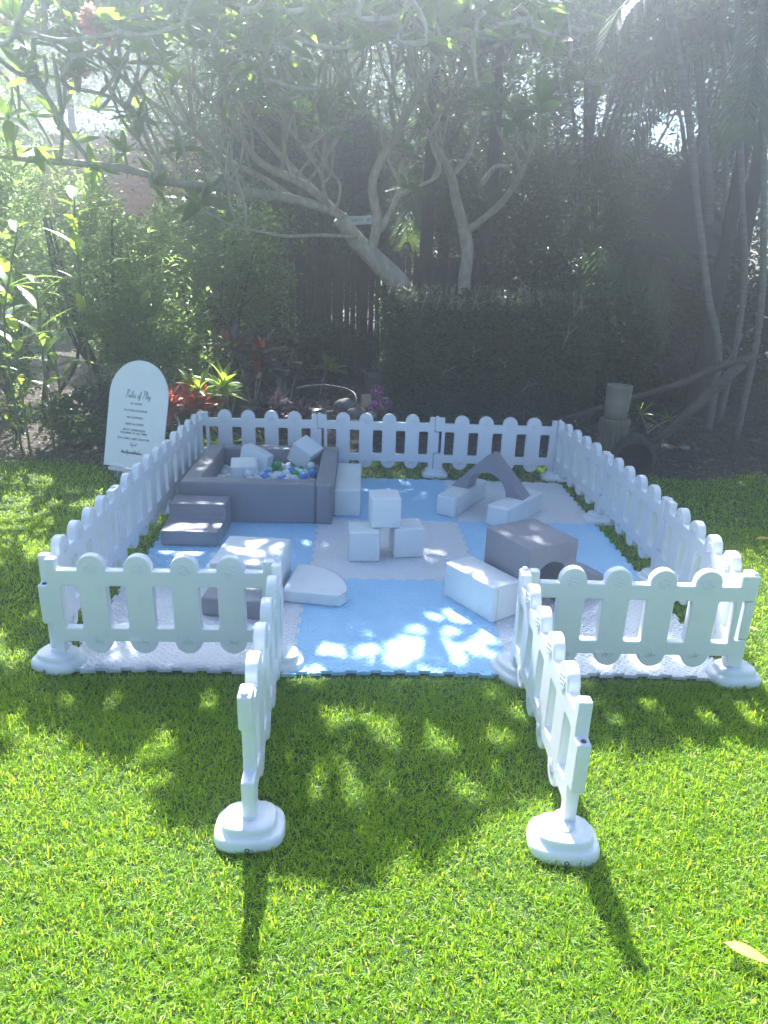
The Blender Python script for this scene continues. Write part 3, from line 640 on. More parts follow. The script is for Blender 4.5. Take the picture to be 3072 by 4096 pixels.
def sky_gap(P):
    """leave the openings through which the photo shows bright sky or lit garden"""
    v = P-np.array(CAM); z = v@np.array(FF); x = (v@np.array(RR)/z*FPX+1536)*1659/3072; y = (2048-v@np.array(UU)/z*FPX)*2212/4096
    k = np.ones(len(P), bool)
    for cx, cy, rx, ry, pr in ((130, 262, 60, 30, .9), (225, 262, 30, 20, .6), (40, 150, 20, 30, .4), (250, 200, 25, 25, .4), (1275, 240, 50, 50, .7), (1140, 180, 30, 30, .5), (1200, 290, 30, 35, .5), (1400, 270, 40, 60, .6), (1500, 260, 35, 70, .5), (1250, 480, 30, 60, .8),
                               (270, 395, 55, 32, .95), (300, 430, 34, 36, .95), (225, 375, 30, 18, .8), (1455, 285, 55, 55, .92), (842, 430, 14, 16, .9), (520, 100, 60, 50, .4), (660, 60, 70, 40, .4), (870, 480, 30, 40, .7)):
        k &= ~(((x-cx)/rx)**2+((y-cy)/ry)**2 < rng.uniform(.5, 1.4, len(P))) | (rng.random(len(P)) > pr)
    return k
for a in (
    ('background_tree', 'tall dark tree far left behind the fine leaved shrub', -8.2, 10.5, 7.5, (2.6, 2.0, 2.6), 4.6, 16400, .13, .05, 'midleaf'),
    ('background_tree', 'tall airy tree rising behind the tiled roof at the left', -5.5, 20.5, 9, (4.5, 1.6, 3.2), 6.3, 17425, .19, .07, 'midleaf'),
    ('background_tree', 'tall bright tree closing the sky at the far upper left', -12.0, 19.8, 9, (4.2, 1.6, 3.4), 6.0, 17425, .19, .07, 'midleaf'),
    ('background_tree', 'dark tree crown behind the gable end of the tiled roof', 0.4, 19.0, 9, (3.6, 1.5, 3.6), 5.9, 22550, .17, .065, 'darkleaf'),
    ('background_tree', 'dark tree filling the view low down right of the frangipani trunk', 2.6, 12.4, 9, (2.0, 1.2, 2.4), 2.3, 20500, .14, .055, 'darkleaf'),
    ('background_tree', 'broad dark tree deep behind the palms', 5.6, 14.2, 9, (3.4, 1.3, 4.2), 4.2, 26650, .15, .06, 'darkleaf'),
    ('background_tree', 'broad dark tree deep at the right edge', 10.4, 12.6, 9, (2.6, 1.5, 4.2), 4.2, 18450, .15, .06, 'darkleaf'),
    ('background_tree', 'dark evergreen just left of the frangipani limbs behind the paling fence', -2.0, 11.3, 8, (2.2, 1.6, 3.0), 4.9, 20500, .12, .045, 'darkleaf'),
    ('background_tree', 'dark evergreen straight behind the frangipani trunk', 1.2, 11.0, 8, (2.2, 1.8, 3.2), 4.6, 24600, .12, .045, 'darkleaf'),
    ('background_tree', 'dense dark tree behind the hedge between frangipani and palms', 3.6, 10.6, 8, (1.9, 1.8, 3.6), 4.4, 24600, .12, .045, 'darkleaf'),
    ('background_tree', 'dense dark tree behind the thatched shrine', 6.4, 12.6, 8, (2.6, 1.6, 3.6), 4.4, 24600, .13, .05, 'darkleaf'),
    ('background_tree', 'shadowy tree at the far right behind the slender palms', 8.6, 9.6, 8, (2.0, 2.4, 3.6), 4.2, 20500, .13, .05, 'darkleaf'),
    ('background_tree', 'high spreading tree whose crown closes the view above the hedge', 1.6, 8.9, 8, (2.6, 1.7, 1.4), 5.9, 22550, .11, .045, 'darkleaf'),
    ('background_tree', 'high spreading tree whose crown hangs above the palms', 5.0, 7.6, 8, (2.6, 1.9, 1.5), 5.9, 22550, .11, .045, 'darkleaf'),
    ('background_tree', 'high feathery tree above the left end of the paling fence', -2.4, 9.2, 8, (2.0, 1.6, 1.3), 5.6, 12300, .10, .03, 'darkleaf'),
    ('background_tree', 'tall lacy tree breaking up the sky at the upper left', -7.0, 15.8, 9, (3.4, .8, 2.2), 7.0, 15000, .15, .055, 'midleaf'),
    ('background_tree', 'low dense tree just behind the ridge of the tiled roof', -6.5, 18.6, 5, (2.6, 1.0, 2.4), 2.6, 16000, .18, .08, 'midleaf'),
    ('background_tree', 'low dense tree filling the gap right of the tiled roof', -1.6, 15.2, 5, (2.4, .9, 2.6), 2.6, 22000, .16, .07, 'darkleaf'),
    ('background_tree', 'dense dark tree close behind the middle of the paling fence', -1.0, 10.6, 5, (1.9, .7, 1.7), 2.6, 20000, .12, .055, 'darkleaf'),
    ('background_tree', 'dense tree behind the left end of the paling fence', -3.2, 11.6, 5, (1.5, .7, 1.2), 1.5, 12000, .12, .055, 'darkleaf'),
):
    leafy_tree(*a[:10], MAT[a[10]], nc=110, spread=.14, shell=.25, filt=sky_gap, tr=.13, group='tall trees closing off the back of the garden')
for a in (('added_shade_tree', 'wide low tree added above the view to shade the right side of the garden bed', 4.2, 6.4, 8, (3.0, 2.0, .8), 6.2, 26000, .13, .055), ('added_shade_tree', 'wide tree added above the view to shade the middle of the garden bed', .6, 7.4, 8, (2.2, 1.6, .7), 6.3, 14000, .13, .055)):  # crowns added out of view to block sun and sky over the bed
    leafy_tree(*a[:10], MAT['darkleaf'], nc=110, spread=.15, shell=.15, tr=.10, lean=(0, 0), filt=lambda P: sky_gap(P) & (keep_shade(P, .05, .95) | (shadow_xy(P)[0] > 3.6)))
# dense understorey in front of and around the fence
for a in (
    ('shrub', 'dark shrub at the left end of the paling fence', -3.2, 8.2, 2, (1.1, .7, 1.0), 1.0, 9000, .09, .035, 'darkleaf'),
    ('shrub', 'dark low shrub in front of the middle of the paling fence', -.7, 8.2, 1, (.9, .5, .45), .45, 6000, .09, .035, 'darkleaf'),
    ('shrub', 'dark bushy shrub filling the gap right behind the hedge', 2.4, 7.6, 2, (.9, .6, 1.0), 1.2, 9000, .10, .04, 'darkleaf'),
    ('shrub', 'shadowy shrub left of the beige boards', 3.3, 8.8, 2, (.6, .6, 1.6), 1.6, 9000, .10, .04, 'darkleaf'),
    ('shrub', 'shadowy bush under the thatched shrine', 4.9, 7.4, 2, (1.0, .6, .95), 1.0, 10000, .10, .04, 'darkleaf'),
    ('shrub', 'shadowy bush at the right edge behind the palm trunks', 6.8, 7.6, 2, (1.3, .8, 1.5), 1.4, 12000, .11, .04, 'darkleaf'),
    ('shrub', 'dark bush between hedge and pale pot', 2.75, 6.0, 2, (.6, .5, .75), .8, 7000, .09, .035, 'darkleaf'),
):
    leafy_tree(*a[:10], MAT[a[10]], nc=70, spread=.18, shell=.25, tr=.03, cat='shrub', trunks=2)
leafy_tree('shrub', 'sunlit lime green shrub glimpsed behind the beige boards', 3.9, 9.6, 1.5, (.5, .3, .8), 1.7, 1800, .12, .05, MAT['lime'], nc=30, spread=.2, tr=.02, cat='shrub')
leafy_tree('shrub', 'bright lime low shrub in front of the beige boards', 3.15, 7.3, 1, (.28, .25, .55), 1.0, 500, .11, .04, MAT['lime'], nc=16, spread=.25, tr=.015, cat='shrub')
# the fine-leaved olive-like shrubs on the left
leafy_tree('fine_leaved_shrub', 'tall fine leaved silvery green shrub behind the arched rules sign', -3.05, 5.5, 3, (1.15, .85, 1.15), 1.75, 24000, .075, .023, MAT['fine'], nc=170, spread=.13, shell=.2, tr=.035, trunks=5, cat='shrub', filt=sky_gap, up=.5)
leafy_tree('fine_leaved_shrub', 'tall sunlit fine leaved shrub at the left edge of the garden', -4.7, 6.3, 3, (1.3, .9, 1.4), 2.1, 22000, .085, .026, MAT['fine'], nc=150, spread=.13, shell=.2, tr=.035, trunks=4, cat='shrub', filt=sky_gap, up=.5)
leafy_tree('fine_leaved_shrub', 'shadowed fine leaved shrub between the sign and the paling fence', -2.0, 6.5, 3, (.95, .8, 1.2), 1.5, 18000, .07, .022, MAT['fine'], nc=120, spread=.14, shell=.2, tr=.03, trunks=3, cat='shrub', filt=sky_gap, up=.4)
leafy_tree('fine_leaved_shrub', 'lower fine leaved shrub spilling forward left of the sign', -3.7, 4.75, 2, (.9, .5, .75), 1.15, 9000, .08, .026, MAT['fine'], nc=80, spread=.16, shell=.2, tr=.025, trunks=4, cat='shrub', up=.4)
leafy_tree('fine_leaved_shrub', 'lower fine leaved shrub right behind the arched sign', -2.45, 4.65, 2, (.75, .4, .6), .95, 8000, .07, .024, MAT['fine'], nc=80, spread=.16, shell=.2, tr=.02, trunks=3, cat='shrub', up=.4)
leafy_tree('ground_shrub', 'low dark bush spreading at the lawn edge left of the sign', -2.75, 4.1, .6, (.55, .35, .32), .28, 2600, .08, .035, MAT['darkleaf'], nc=45, spread=.2, tr=.012, trunks=3, cat='shrub')
leafy_tree('leafy_weed', 'thin leafy sapling at the far left lawn edge', -3.55, 4.0, 1, (.28, .22, .55), .7, 500, .08, .035, MAT['midleaf'], nc=20, spread=.25, tr=.012, trunks=1, cat='plant')

# ------------------------------------------------------------------ paling fence, beige boards, neighbour's house
def paling_fence():
    root = empty('paling_fence', (0, 9, 0), label='dark brown timber paling fence at the back left of the garden', cat='fence')
    pal = prism_me('paling', [(-.042, 0), (.042, 0), (.042, 1.84), (.0, 1.87), (-.042, 1.84)], -.008, .008, 'y')
    x = -4.6
    while x < 1.9:
        o = link('paling', pal, root, MAT['timber'], loc=(x, random.uniform(-.004, .004), random.uniform(-.02, .02)), rot=(0, random.uniform(-.008, .008), 0)); x += .098
    for z in (.35, 1.5): link('rail', box_me('rail', -4.7, 2.0, .01, .05, z, z+.08), root, MAT['timber'])
    for x in (-4.6, -2.4, -.2, 1.95): link('post', box_me('post', x-.05, x+.05, .052, .15, 0, 1.8), root, MAT['timber'])
paling_fence()
def board_fence():
    root = empty('board_fence', (4.1, 9.2, 0), label='plain beige board fence glimpsed behind the garden at the right', cat='fence')
    for i in range(14): link('board', box_me('board', -1.4+i*.2+.003, -1.4+(i+1)*.2-.003, -.01, .01, 0, 1.95), root, MAT['beige'])
    link('rail', box_me('rail', -1.4, 1.4, .012, .05, 1.3, 1.38), root, MAT['beige'])
board_fence()
def house():
    root = empty('neighbour_house', (-3.5, 13.2, 0), label='neighbouring house with terracotta tiled roof glimpsed through the trees at upper left', cat='house')
    link('wall', box_me('wall', -4.2, -.9, .5, .7, -.02, 2.35), root, MAT['render'])
    link('gutter', box_me('gutter', -4.6, -.4, -.02, .08, 2.26, 2.36), root, MAT['plastic'])
    # curved tiles; pitch 30 degrees
    V = []; F = []; n = 6
    for i in range(n+1):
        a = i/n; z = .028*math.sin(a*2*math.pi)
        V += [(a*.22, 0, z+.07), (a*.22, .36, z+.005), (a*.22, 0, z-.0)]
    for i in range(n): F += [(i*3, i*3+3, i*3+4, i*3+1), (i*3+2, i*3+5, i*3+3, i*3)]
    tile = pydata('tile', V, F, True); tile.materials.append(MAT['rooftile'])
    rot = Matrix.Rotation(R(30), 4, 'X'); VV = []; FF_ = []
    for r in range(14):
        for c in range(18):
            x = -4.5+c*.225; m_ = Matrix.Translation((x, 0, 2.36)) @ rot @ Matrix.Translation((0, r*.30, .012))
            inwin = (.0 < c-2 < 24) and r < 12
            if inwin and (c-3)*12+r < 276:
                o = bpy.data.objects.new('roof_tile', tile); COL.objects.link(o); o.parent = root; o.matrix_local = m_
            else:
                o = len(VV); VV += [m_@v.co for v in tile.vertices]; FF_ += [tuple(o+i for i in p.vertices) for p in tile.polygons]
    link('tile_field', pydata('tile_field', VV, FF_, True), root, MAT['rooftile'])['kind'] = 'stuff'
    h = 4.2*math.sin(R(30)); d = 4.2*math.cos(R(30))
    link('roof_deck', pydata('roof_deck', [(-4.5, 0, 2.33), (-.45, 0, 2.33), (-.45, d, 2.33+h), (-4.5, d, 2.33+h)], [(0, 1, 2, 3)]), root, MAT['timber'])
house()

# ------------------------------------------------------------------ hedge
def hedge():
    x0, x1, y0, y1, h = .02, 2.28, 4.75, 5.75, 1.42
    root = empty('hedge', ((x0+x1)/2, (y0+y1)/2, -.02), label='clipped box hedge with bare cut twigs along its top behind the white fence', cat='hedge')
    o = Vector(root.location)
    n = 42000; P = np.stack([rng.uniform(x0, x1, n), rng.uniform(y0, y1, n), rng.uniform(.0, h, n)], 1)
    f = rng.random(n); fr = f < .55; tp = (f >= .55) & (f < .75); lf = (f >= .75) & (f < .88); rt = f >= .88
    dp = rng.exponential(.05, n)
    P[fr, 1] = y0+dp[fr]; P[tp, 2] = h-dp[tp]+rng.uniform(-.02, .10, tp.sum())*(vnoise(P[tp, 0], P[tp, 1], .12) > .5); P[lf, 0] = x0+dp[lf]; P[rt, 0] = x1-dp[rt]
    b = .20*(vnoise(P[:, 0]*1.7, P[:, 2]*1.7, .35)-.5)
    P[:, 1] += b; P[:, 2] += .10*(vnoise(P[:, 0], P[:, 1], .3)-.5)*(P[:, 2] > h*.8); P[:, 0] += b*.6
    # rounded upper edge
    ed = (P[:, 2] > h-.15) & (P[:, 1] < y0+.15); P[ed, 1] += .06
    keep = vnoise(P[:, 0]+P[:, 1], P[:, 2], .09) > .16
    P = P[keep]; n = len(P)
    leaf_cloud('foliage', P-np.array(o), rng.uniform(.030, .055, n), rng.uniform(.018, .030, n), MAT['hedge'], root)['kind'] = 'stuff'
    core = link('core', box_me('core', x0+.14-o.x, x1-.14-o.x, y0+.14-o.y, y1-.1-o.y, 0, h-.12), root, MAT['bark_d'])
    paths = []
    for i in range(230):
        a = Vector((random.uniform(x0+.05, x1-.05), random.uniform(y0+.02, y1-.1), h-.10)); a -= o
        L = random.uniform(.06, .20); d = Vector((random.gauss(0, .45), random.gauss(0, .3), 1)).normalized()
        e = a+d*(L+.05); paths.append(([a, a.lerp(e, .5)+Vector((random.uniform(-.01, .01), 0, 0)), e], [.0055, .0045, .0035]))
        if random.random() < .6:
            s = a.lerp(e, .5); e2 = s+Vector((random.gauss(0, .05), random.gauss(0, .04), random.uniform(.03, .08))); paths.append(([s, e2], [.004, .003]))
    link('cut_twigs', tubes_me('cut_twigs', paths, 4), root, MAT['twig'])['kind'] = 'stuff'
    for x, z, s in ((1.35, 1.40, .22), (1.62, 1.36, .18), (1.95, 1.28, .16), (.62, .62, .16), (.95, .85, .12), (1.5, .5, .13), (1.9, 1.0, .22), (1.3, .75, .1)):
        a = Vector((x, y0-.01, z))-o; e = a+Vector((random.uniform(-.1, .1), -.05, s))
        tube('twig', [a, a.lerp(e, .5)+Vector((.01, -.02, 0)), e], [.006, .005, .004], root, MAT['twig'], 5)
        tube('twig', [a.lerp(e, .5)+Vector((.01, -.02, 0)), e+Vector((.09, -.02, -.02))], [.005, .003], root, MAT['twig'], 5)
hedge()

# ------------------------------------------------------------------ palms, fronds, shrine
def frond_me(pts, n=34, L=.5, W=.028, hang=.55):
    c, _ = catmull(pts, None, 8); V = []; F = []
    tot = len(c)
    for i in range(n):
        t = .08+.92*i/n; k = min(tot-2, int(t*(tot-1))); p = c[k].lerp(c[k+1], t*(tot-1)-k); d = (c[k+1]-c[k]).normalized()
        side = d.cross(Vector((0, 0, 1))); side = side.normalized() if side.length > .05 else Vector((1, 0, 0))
        l = L*(math.sin(math.pi*(.12+.83*t))**.6)
        for s in (-1, 1):
            q = (side*s+d*.75+Vector((0, 0, -hang*random.uniform(.6, 1.3)))).normalized(); m = p+q*l*.5+Vector((0, 0, .02)); e = p+q*l+Vector((0, 0, -.18*l))
            wv = d.cross(q).cross(q).normalized()*W*.5; o = len(V)
            V += [p-wv*.5, p+wv*.5, m+wv, m-wv, e]; F += [(o, o+1, o+2, o+3), (o+3, o+2, o+4)]
    rachis, rf = tube_geo(c, [.014*(1-.8*i/tot) for i in range(tot)], 5); o = len(V); V += rachis; F += [tuple(dict.fromkeys((a+o, b+o, c_+o, d_+o))) for a, b, c_, d_ in rf]
    return pydata('frond', V, F)
def palm(label, tr, rad, fronds, base=None):
    P = [at(*t) for t in tr]; b = P[-1].copy(); b.z = -.02
    if base: b = Vector(base)
    root = empty('palm_tree', b, label=label, cat='palm tree', group='slender palms at the right of the garden')
    pts = [b-b]+[p-b for p in P[::-1]]
    rs = [rad*(1.15-.35*i/len(pts)) for i in range(len(pts))]
    tube('trunk', pts, rs, root, MAT['palmwood'], 10, n=6, jitter=.03)
    # leaf-scar rings
    c, r = catmull(pts, rs, 6); V = []; F = []
    for i in range(1, len(c)-1):
        for t in (0, .5):
            p = c[i].lerp(c[i+1], t); v, f = tube_geo([p-Vector((0, 0, .006)), p+Vector((0, 0, .006))], [r[i]*1.05]*2, 10); o = len(V); V += v; F += [tuple(dict.fromkeys((a+o, b2+o, c2+o, d2+o))) for a, b2, c2, d2 in f]
    link('trunk_rings', pydata('trunk_rings', V, F, True), root, MAT['palmwood'])['kind'] = 'stuff'
    for fr in fronds:
        me = frond_me([at(*q)-b for q in fr]); link('frond', me, root, MAT['frond'])
palm('leaning slender palm with pale trunk crossing in front of the thatched shrine', [(1432, -60, 5.2), (1462, 100, 5.2), (1487, 250, 5.2), (1507, 450, 5.25), (1530, 640, 5.3), (1552, 765, 5.35)], .038,
     [[(1440, -40, 5.2), (1400, -30, 5.1), (1340, 20, 5.0), (1290, 130, 4.9)]], base=(at(1556, 790, 5.35).x, 5.35, -.02))
palm('upright slender palm second from the right edge', [(1590, -60, 6.0), (1597, 150, 6.0), (1602, 400, 6.0), (1606, 640, 6.0)], .034,
     [[(1590, 60, 6.0), (1500, 110, 5.7), (1400, 170, 5.5), (1290, 300, 5.4), (1215, 440, 5.3)]])
palm('palm trunk standing at the right edge of the picture', [(1640, -60, 4.9), (1648, 200, 4.9), (1650, 450, 4.9), (1640, 700, 4.95)], .032,
     [[(1650, 0, 4.9), (1640, 120, 4.5), (1600, 300, 4.3)]])
palm('thin dark palm trunk between the leaning palm and the upright one', [(1560, -60, 7.2), (1566, 200, 7.2), (1568, 450, 7.2), (1570, 620, 7.2)], .036,
     [[(1560, 100, 7.2), (1480, 130, 7.0), (1380, 260, 6.8), (1320, 400, 6.6)], [(1340, 420, 7.0), (1310, 520, 6.7), (1290, 640, 6.5), (1285, 740, 6.4)]])
palm('young clumping palm with arching fronds left of the shrine', [(1375, 520, 7.0), (1380, 560, 7.0)], .05,
     [[(1375, 520, 7.0), (1340, 440, 6.8), (1280, 430, 6.6), (1220, 520, 6.4)], [(1375, 520, 7.0), (1400, 500, 6.8), (1450, 510, 6.6), (1500, 580, 6.4)], [(1375, 520, 7), (1350, 560, 6.6), (1330, 640, 6.4), (1320, 740, 6.3)],
      [(1375, 520, 7), (1410, 560, 6.6), (1430, 640, 6.4), (1440, 730, 6.3)], [(1375, 520, 7.0), (1370, 400, 6.8), (1330, 330, 6.6), (1250, 350, 6.4)]])
palm('thin palm stem half hidden right of the shrine roof', [(1510, 120, 7.8), (1520, 300, 7.8), (1530, 500, 7.8)], .06,
     [[(1510, 60, 7.8), (1580, 60, 7.5), (1640, 140, 7.3)], [(1510, 60, 7.8), (1450, 40, 7.5), (1400, 120, 7.3)]])
palm('bushy palm behind the frangipani fork with bright backlit fronds', [(930, 420, 8.6), (928, 480, 8.6)], .06,
     [[(930, 420, 8.6), (900, 400, 8.3), (885, 450, 8.2), (880, 520, 8.1)], [(930, 420, 8.6), (960, 410, 8.3), (980, 460, 8.2)], [(930, 420, 8.6), (920, 360, 8.4), (870, 360, 8.3)], [(930, 420, 8.6), (950, 350, 8.4), (1010, 350, 8.3), (1050, 420, 8.2)]])

def shrine():
    c = at(1452, 640, 8.3); root = empty('thatched_shrine', (c.x, 8.3, -.02), label='dark thatched garden shrine with a twin ring finial behind the palms', cat='shrine')
    zt = at(1452, 345, 8.3).z
    prof = [(.20, zt-.02), (.22, zt-.30), (.30, zt-.45), (.46, zt-.72), (.66, zt-.98), (.92, zt-1.25)]
    for i in range(len(prof)-1):
        (r0, z0), (r1, z1) = prof[i], prof[i+1]; V = []; F = []; n = 44
        for k in range(n):
            a = 2*math.pi*k/n; j = random.uniform(.94, 1.06)
            V += [((r0-.03)*math.cos(a), (r0-.03)*math.sin(a), z0), ((r1+.03)*j*math.cos(a), (r1+.03)*j*math.sin(a), z1+random.uniform(-.05, .01)), ((r1-.04)*math.cos(a), (r1-.04)*math.sin(a), z1+.05)]
        for k in range(n):
            a, b = k*3, ((k+1) % n)*3; F += [(a, a+1, b+1, b), (a+1, a+2, b+2, b+1)]
        link('thatch_tier', pydata('thatch_tier', V, F), root, MAT['thatch'])
    fin = [catmull([(sgn*.02, 0, zt-.02), (sgn*.17, 0, zt+.10), (sgn*.17, 0, zt+.24), (sgn*.08, 0, zt+.28), (sgn*.02, 0, zt+.20)], [.03]*5, 6) for sgn in (-1, 1)]
    fin.append(([(0, 0, zt-.05), (0, 0, zt+.36)], [.03, .012]))
    link('finial', tubes_me('finial', fin, 8), root, MAT['thatch'])
    for sx in (-1, 1):
        for sy in (-1, 1): tube('post', [(sx*.6, sy*.5, 0), (sx*.6, sy*.5, zt-1.2)], [.05, .045], root, MAT['timber'])
    bevel(link('platform', box_me('platform', -.75, .75, -.65, .65, 0, .9), root, MAT['timber']), .02)
shrine()

# ------------------------------------------------------------------ garden bed plants and things
def cordyline(x, y, Y, h, label, meshes, heads, name='cordyline', cat='cordyline plant', size=(.7, 1.15), lean=.25):
    b = at(x, y, Y); b.z = -.02; root = empty(name, b, label=label, cat=cat)
    for i in range(heads):
        a = random.uniform(0, 6.28); e = Vector((math.cos(a)*lean*h, math.sin(a)*lean*h, h*random.uniform(.65, 1.0)))
        tube('stem', [(0, 0, 0), (e.x*.4, e.y*.4, e.z*.5), e], [.012, .01, .009], root, MAT['bark'], 6)
        rosette(root, e, meshes, random.randint(11, 15), (-10, 75), size, 'leaf', (e.x*1.5, e.y*1.5-.1, 1))
cordyline(398, 880, 4.0, .55, 'red leaved cordyline glowing right behind the arched sign', ME_CORD_R, 5, size=(.9, 1.4))
cordyline(450, 880, 4.2, .62, 'lime green broad leaved plant right of the red cordyline', ME_CORD_G, 5, size=(.8, 1.3))
cordyline(548, 900, 5.3, .95, 'tall cordyline with red tipped leaves behind the ball pit fence', [ME_CORD_P[0], ME_CORD_R[0], ME_CORD_P[1]], 3, size=(1, 1.5))
cordyline(500, 900, 5.6, .8, 'dusky cordyline left of the red tipped one', ME_CORD_P, 2)
cordyline(620, 900, 5.4, .62, 'dusky purple cordyline in the middle of the bed', ME_CORD_P, 3)
cordyline(580, 920, 4.5, .35, 'low plum leaved plant against the back of the white fence', ME_CORD_P, 6, name='plum_plant', cat='plant', size=(.6, 1.0))
cordyline(655, 915, 4.3, .33, 'low plum leaved plant with striped leaves near the first fence joint', ME_CORD_P, 6, name='plum_plant', cat='plant', size=(.6, 1.0))
cordyline(700, 900, 4.6, .30, 'small dusky leaved plant left of the garden hose', ME_CORD_P, 2, name='plum_plant', cat='plant', size=(.4, .65))
cordyline(610, 780, 7.0, .9, 'shaded silvery leaved plant before the paling fence', ME_CORD_P, 3, size=(.9, 1.3))
cordyline(690, 770, 7.0, .5, 'shaded broad leaved green plant before the paling fence', ME_CORD_G, 2, size=(.7, 1.1))
cordyline(385, 925, 3.75, .12, 'yellow green strap leaved lily just right of the sign', ME_STRAP, 3, name='strap_lily', cat='lily', lean=.5)
cordyline(470, 945, 3.6, .10, 'yellow green strap leaved lily seen through the left back fence panel', ME_STRAP, 4, name='strap_lily', cat='lily', lean=.8)
cordyline(560, 945, 3.7, .08, 'pale strap leaved clump behind the ball pit', ME_STRAP, 3, name='strap_lily', cat='lily', lean=.8, size=(.6, .9))
cordyline(640, 945, 3.75, .08, 'dim strap leaved clump by the first fence joint', ME_STRAPD, 3, name='strap_lily', cat='lily', lean=.8, size=(.5, .8))
cordyline(1420, 800, 5.2, .25, 'small strap leaved clump with pale leaves left of the leaning palm', ME_STRAP, 2, name='strap_lily', cat='lily', lean=.8, size=(.5, .9))
cordyline(1345, 800, 6.4, .25, 'small shaded strap leaved clump behind the pale pot', ME_STRAPD, 3, name='strap_lily', cat='lily', lean=.8, size=(.6, 1))
cordyline(1300, 700, 6.8, .6, 'yellowing strap leaved plant between hedge and palms', ME_STRAP, 2, name='strap_lily', cat='lily', lean=.5)
def ginger(pts, label, n=1):
    b = at(pts[-1][0], pts[-1][1], pts[-1][2]); b.z = -.02; root = empty('ginger_plant', b, label=label, cat='ginger plant')
    P = [at(*p)-b for p in pts]; P.append(Vector((0, 0, 0)))
    tube('stem', P[::-1], [.010]*(len(P)-1)+[.006], root, MAT['midstem'], 6)
    c, _ = catmull(P, None, 5); k = len(c)
    for i in range(0, int(k*.8), 1):
        a = i*2.2+random.uniform(-.4, .4)
        m_ = Matrix.Translation(c[i]) @ Matrix.Rotation(a, 4, 'Z') @ Matrix.Rotation(-R(random.uniform(5, 50)), 4, 'Y') @ Matrix.Scale(random.uniform(.6, 1.1), 4)
        o = bpy.data.objects.new('leaf', random.choice(ME_LIME+[ME_OLIVE])); COL.objects.link(o); o.parent = root; o.matrix_local = m_
MAT['midstem'] = solid('green_stem', (.08, .13, .04), rough=.5)
ginger([(75, 600, 3.9), (85, 690, 3.85), (95, 800, 3.8)], 'big leaved lime ginger stem at the left edge of the garden')
ginger([(25, 620, 3.6), (35, 720, 3.6), (40, 800, 3.6)], 'big leaved ginger stem cut by the left picture edge')
ginger([(275, 535, 4.4), (290, 620, 4.5), (320, 720, 4.6)], 'ginger stem with lime leaves in front of the fine shrub')
ginger([(160, 425, 4.3), (165, 500, 4.3), (175, 620, 4.4)], 'tall ginger stem with sunlit yellow green top leaves')
ginger([(40, 490, 3.5), (20, 600, 3.5), (10, 720, 3.5)], 'ginger stem with broad olive leaves at the left edge')
ginger([(110, 720, 4.1), (120, 780, 4.1), (130, 850, 4.1)], 'low ginger stem under the shrub left of the sign')

def potted():
    b = at(812, 800, 5.0); b.z = -.02
    root = empty('plant_pot', b, label='dark garden pot with a thin stem at the left end of the hedge', cat='pot')
    z1 = at(812, 797, 5.0).z; r = .13
    bevel(link('pot', lathe_me('pot', [(.085, 0), (.095, .05), (.12, z1-.08), (.13, z1-.075), (.135, z1), (.12, z1), (.115, z1-.03)], 4*7, 1, 1, 3.5), root, MAT['darkpot']), .002, 1)
    link('soil', lathe_me('soil', [(.115, z1-.05), (.11, z1-.03)], 20), root, MAT['stone'])
    tube('stem', [(0.02, 0, z1-.04), (.015, 0, z1+.45), (.0, 0.02, z1+1.0)], [.008, .007, .005], root, MAT['bark_d'], 6)
potted()
def hydrangea():
    b = at(822, 870, 4.35); b.z = -.02
    root = empty('hydrangea', b, label='small mauve flowering hydrangea at the foot of the hedge', cat='flowering plant')
    O = Vector(b)
    for x, y in ((815, 845), (832, 872), (808, 880)):
        c = at(x, y, 4.35)-O; n = 160; P = rng.normal(size=(n, 3)); P = P/np.linalg.norm(P, axis=1)[:, None]*.06+np.array(c)
        leaf_cloud('flower_head', P, .025, .022, MAT['mauve'], root)
        tube('stem', [(0, 0, 0), c], [.006, .005], root, MAT['bark_d'], 5)
    P = rng.normal(size=(90, 3))*np.array([.10, .07, .06])+np.array([0, 0, .2]); leaf_cloud('foliage', P, .09, .05, MAT['darkleaf'], root)
hydrangea()
b = onz(791, 872, .0); b.y = 4.6; b = at(791, 865, 4.5)
tag(bevel(link('sandstone_block', box_me('sandstone_block', -.045, .045, -.04, .04, -.06, .06), None, MAT['paver'], loc=b, rot=(0, 0, .3)), .006), 'small sandstone block beside the foot of the garden pot', 'block')
def rock(x, y, Y, r, label, sc=(1, .8, .7)):
    bm = bmesh.new(); bmesh.ops.create_icosphere(bm, subdivisions=3, radius=1)
    s = random.random()*10
    for v in bm.verts:
        k = 1+.25*(vnoise(v.co.x*2+s, v.co.y*2+v.co.z, .8)-.5); v.co *= float(k)
        v.co = Vector((v.co.x*r*sc[0], v.co.y*r*sc[1], v.co.z*r*sc[2]))
    me = bpy.data.meshes.new('rock'); bm.to_mesh(me); bm.free()
    for p in me.polygons: p.use_smooth = True
    p = at(x, y, Y); tag(link('rock', me, None, MAT['stone'], loc=(p.x, p.y, max(p.z, r*.35))), label, 'rock')
rock(745, 875, 4.35, .10, 'flat grey garden rock between hose and hedge'); rock(765, 893, 4.1, .08, 'rounded rock just behind the middle fence panel'); rock(800, 898, 4.0, .06, 'small rock under the mauve flowers')
c = at(1490, 990, 3.9); rock(1478, 968, 3.85, .05, 'pale sunlit stone on the mulch at the far right', (1.2, .8, .6))
tag(tube('garden_hose', [at(640, 838, 5.0), at(690, 832, 5.1), at(740, 838, 5.0), at(765, 850, 4.9), at(768, 870, 4.7), at(745, 884, 4.6), at(700, 892, 4.4)], .011, None, MAT['hose'], 8), 'pale garden hose looped on the mulch behind the fence', 'hose')

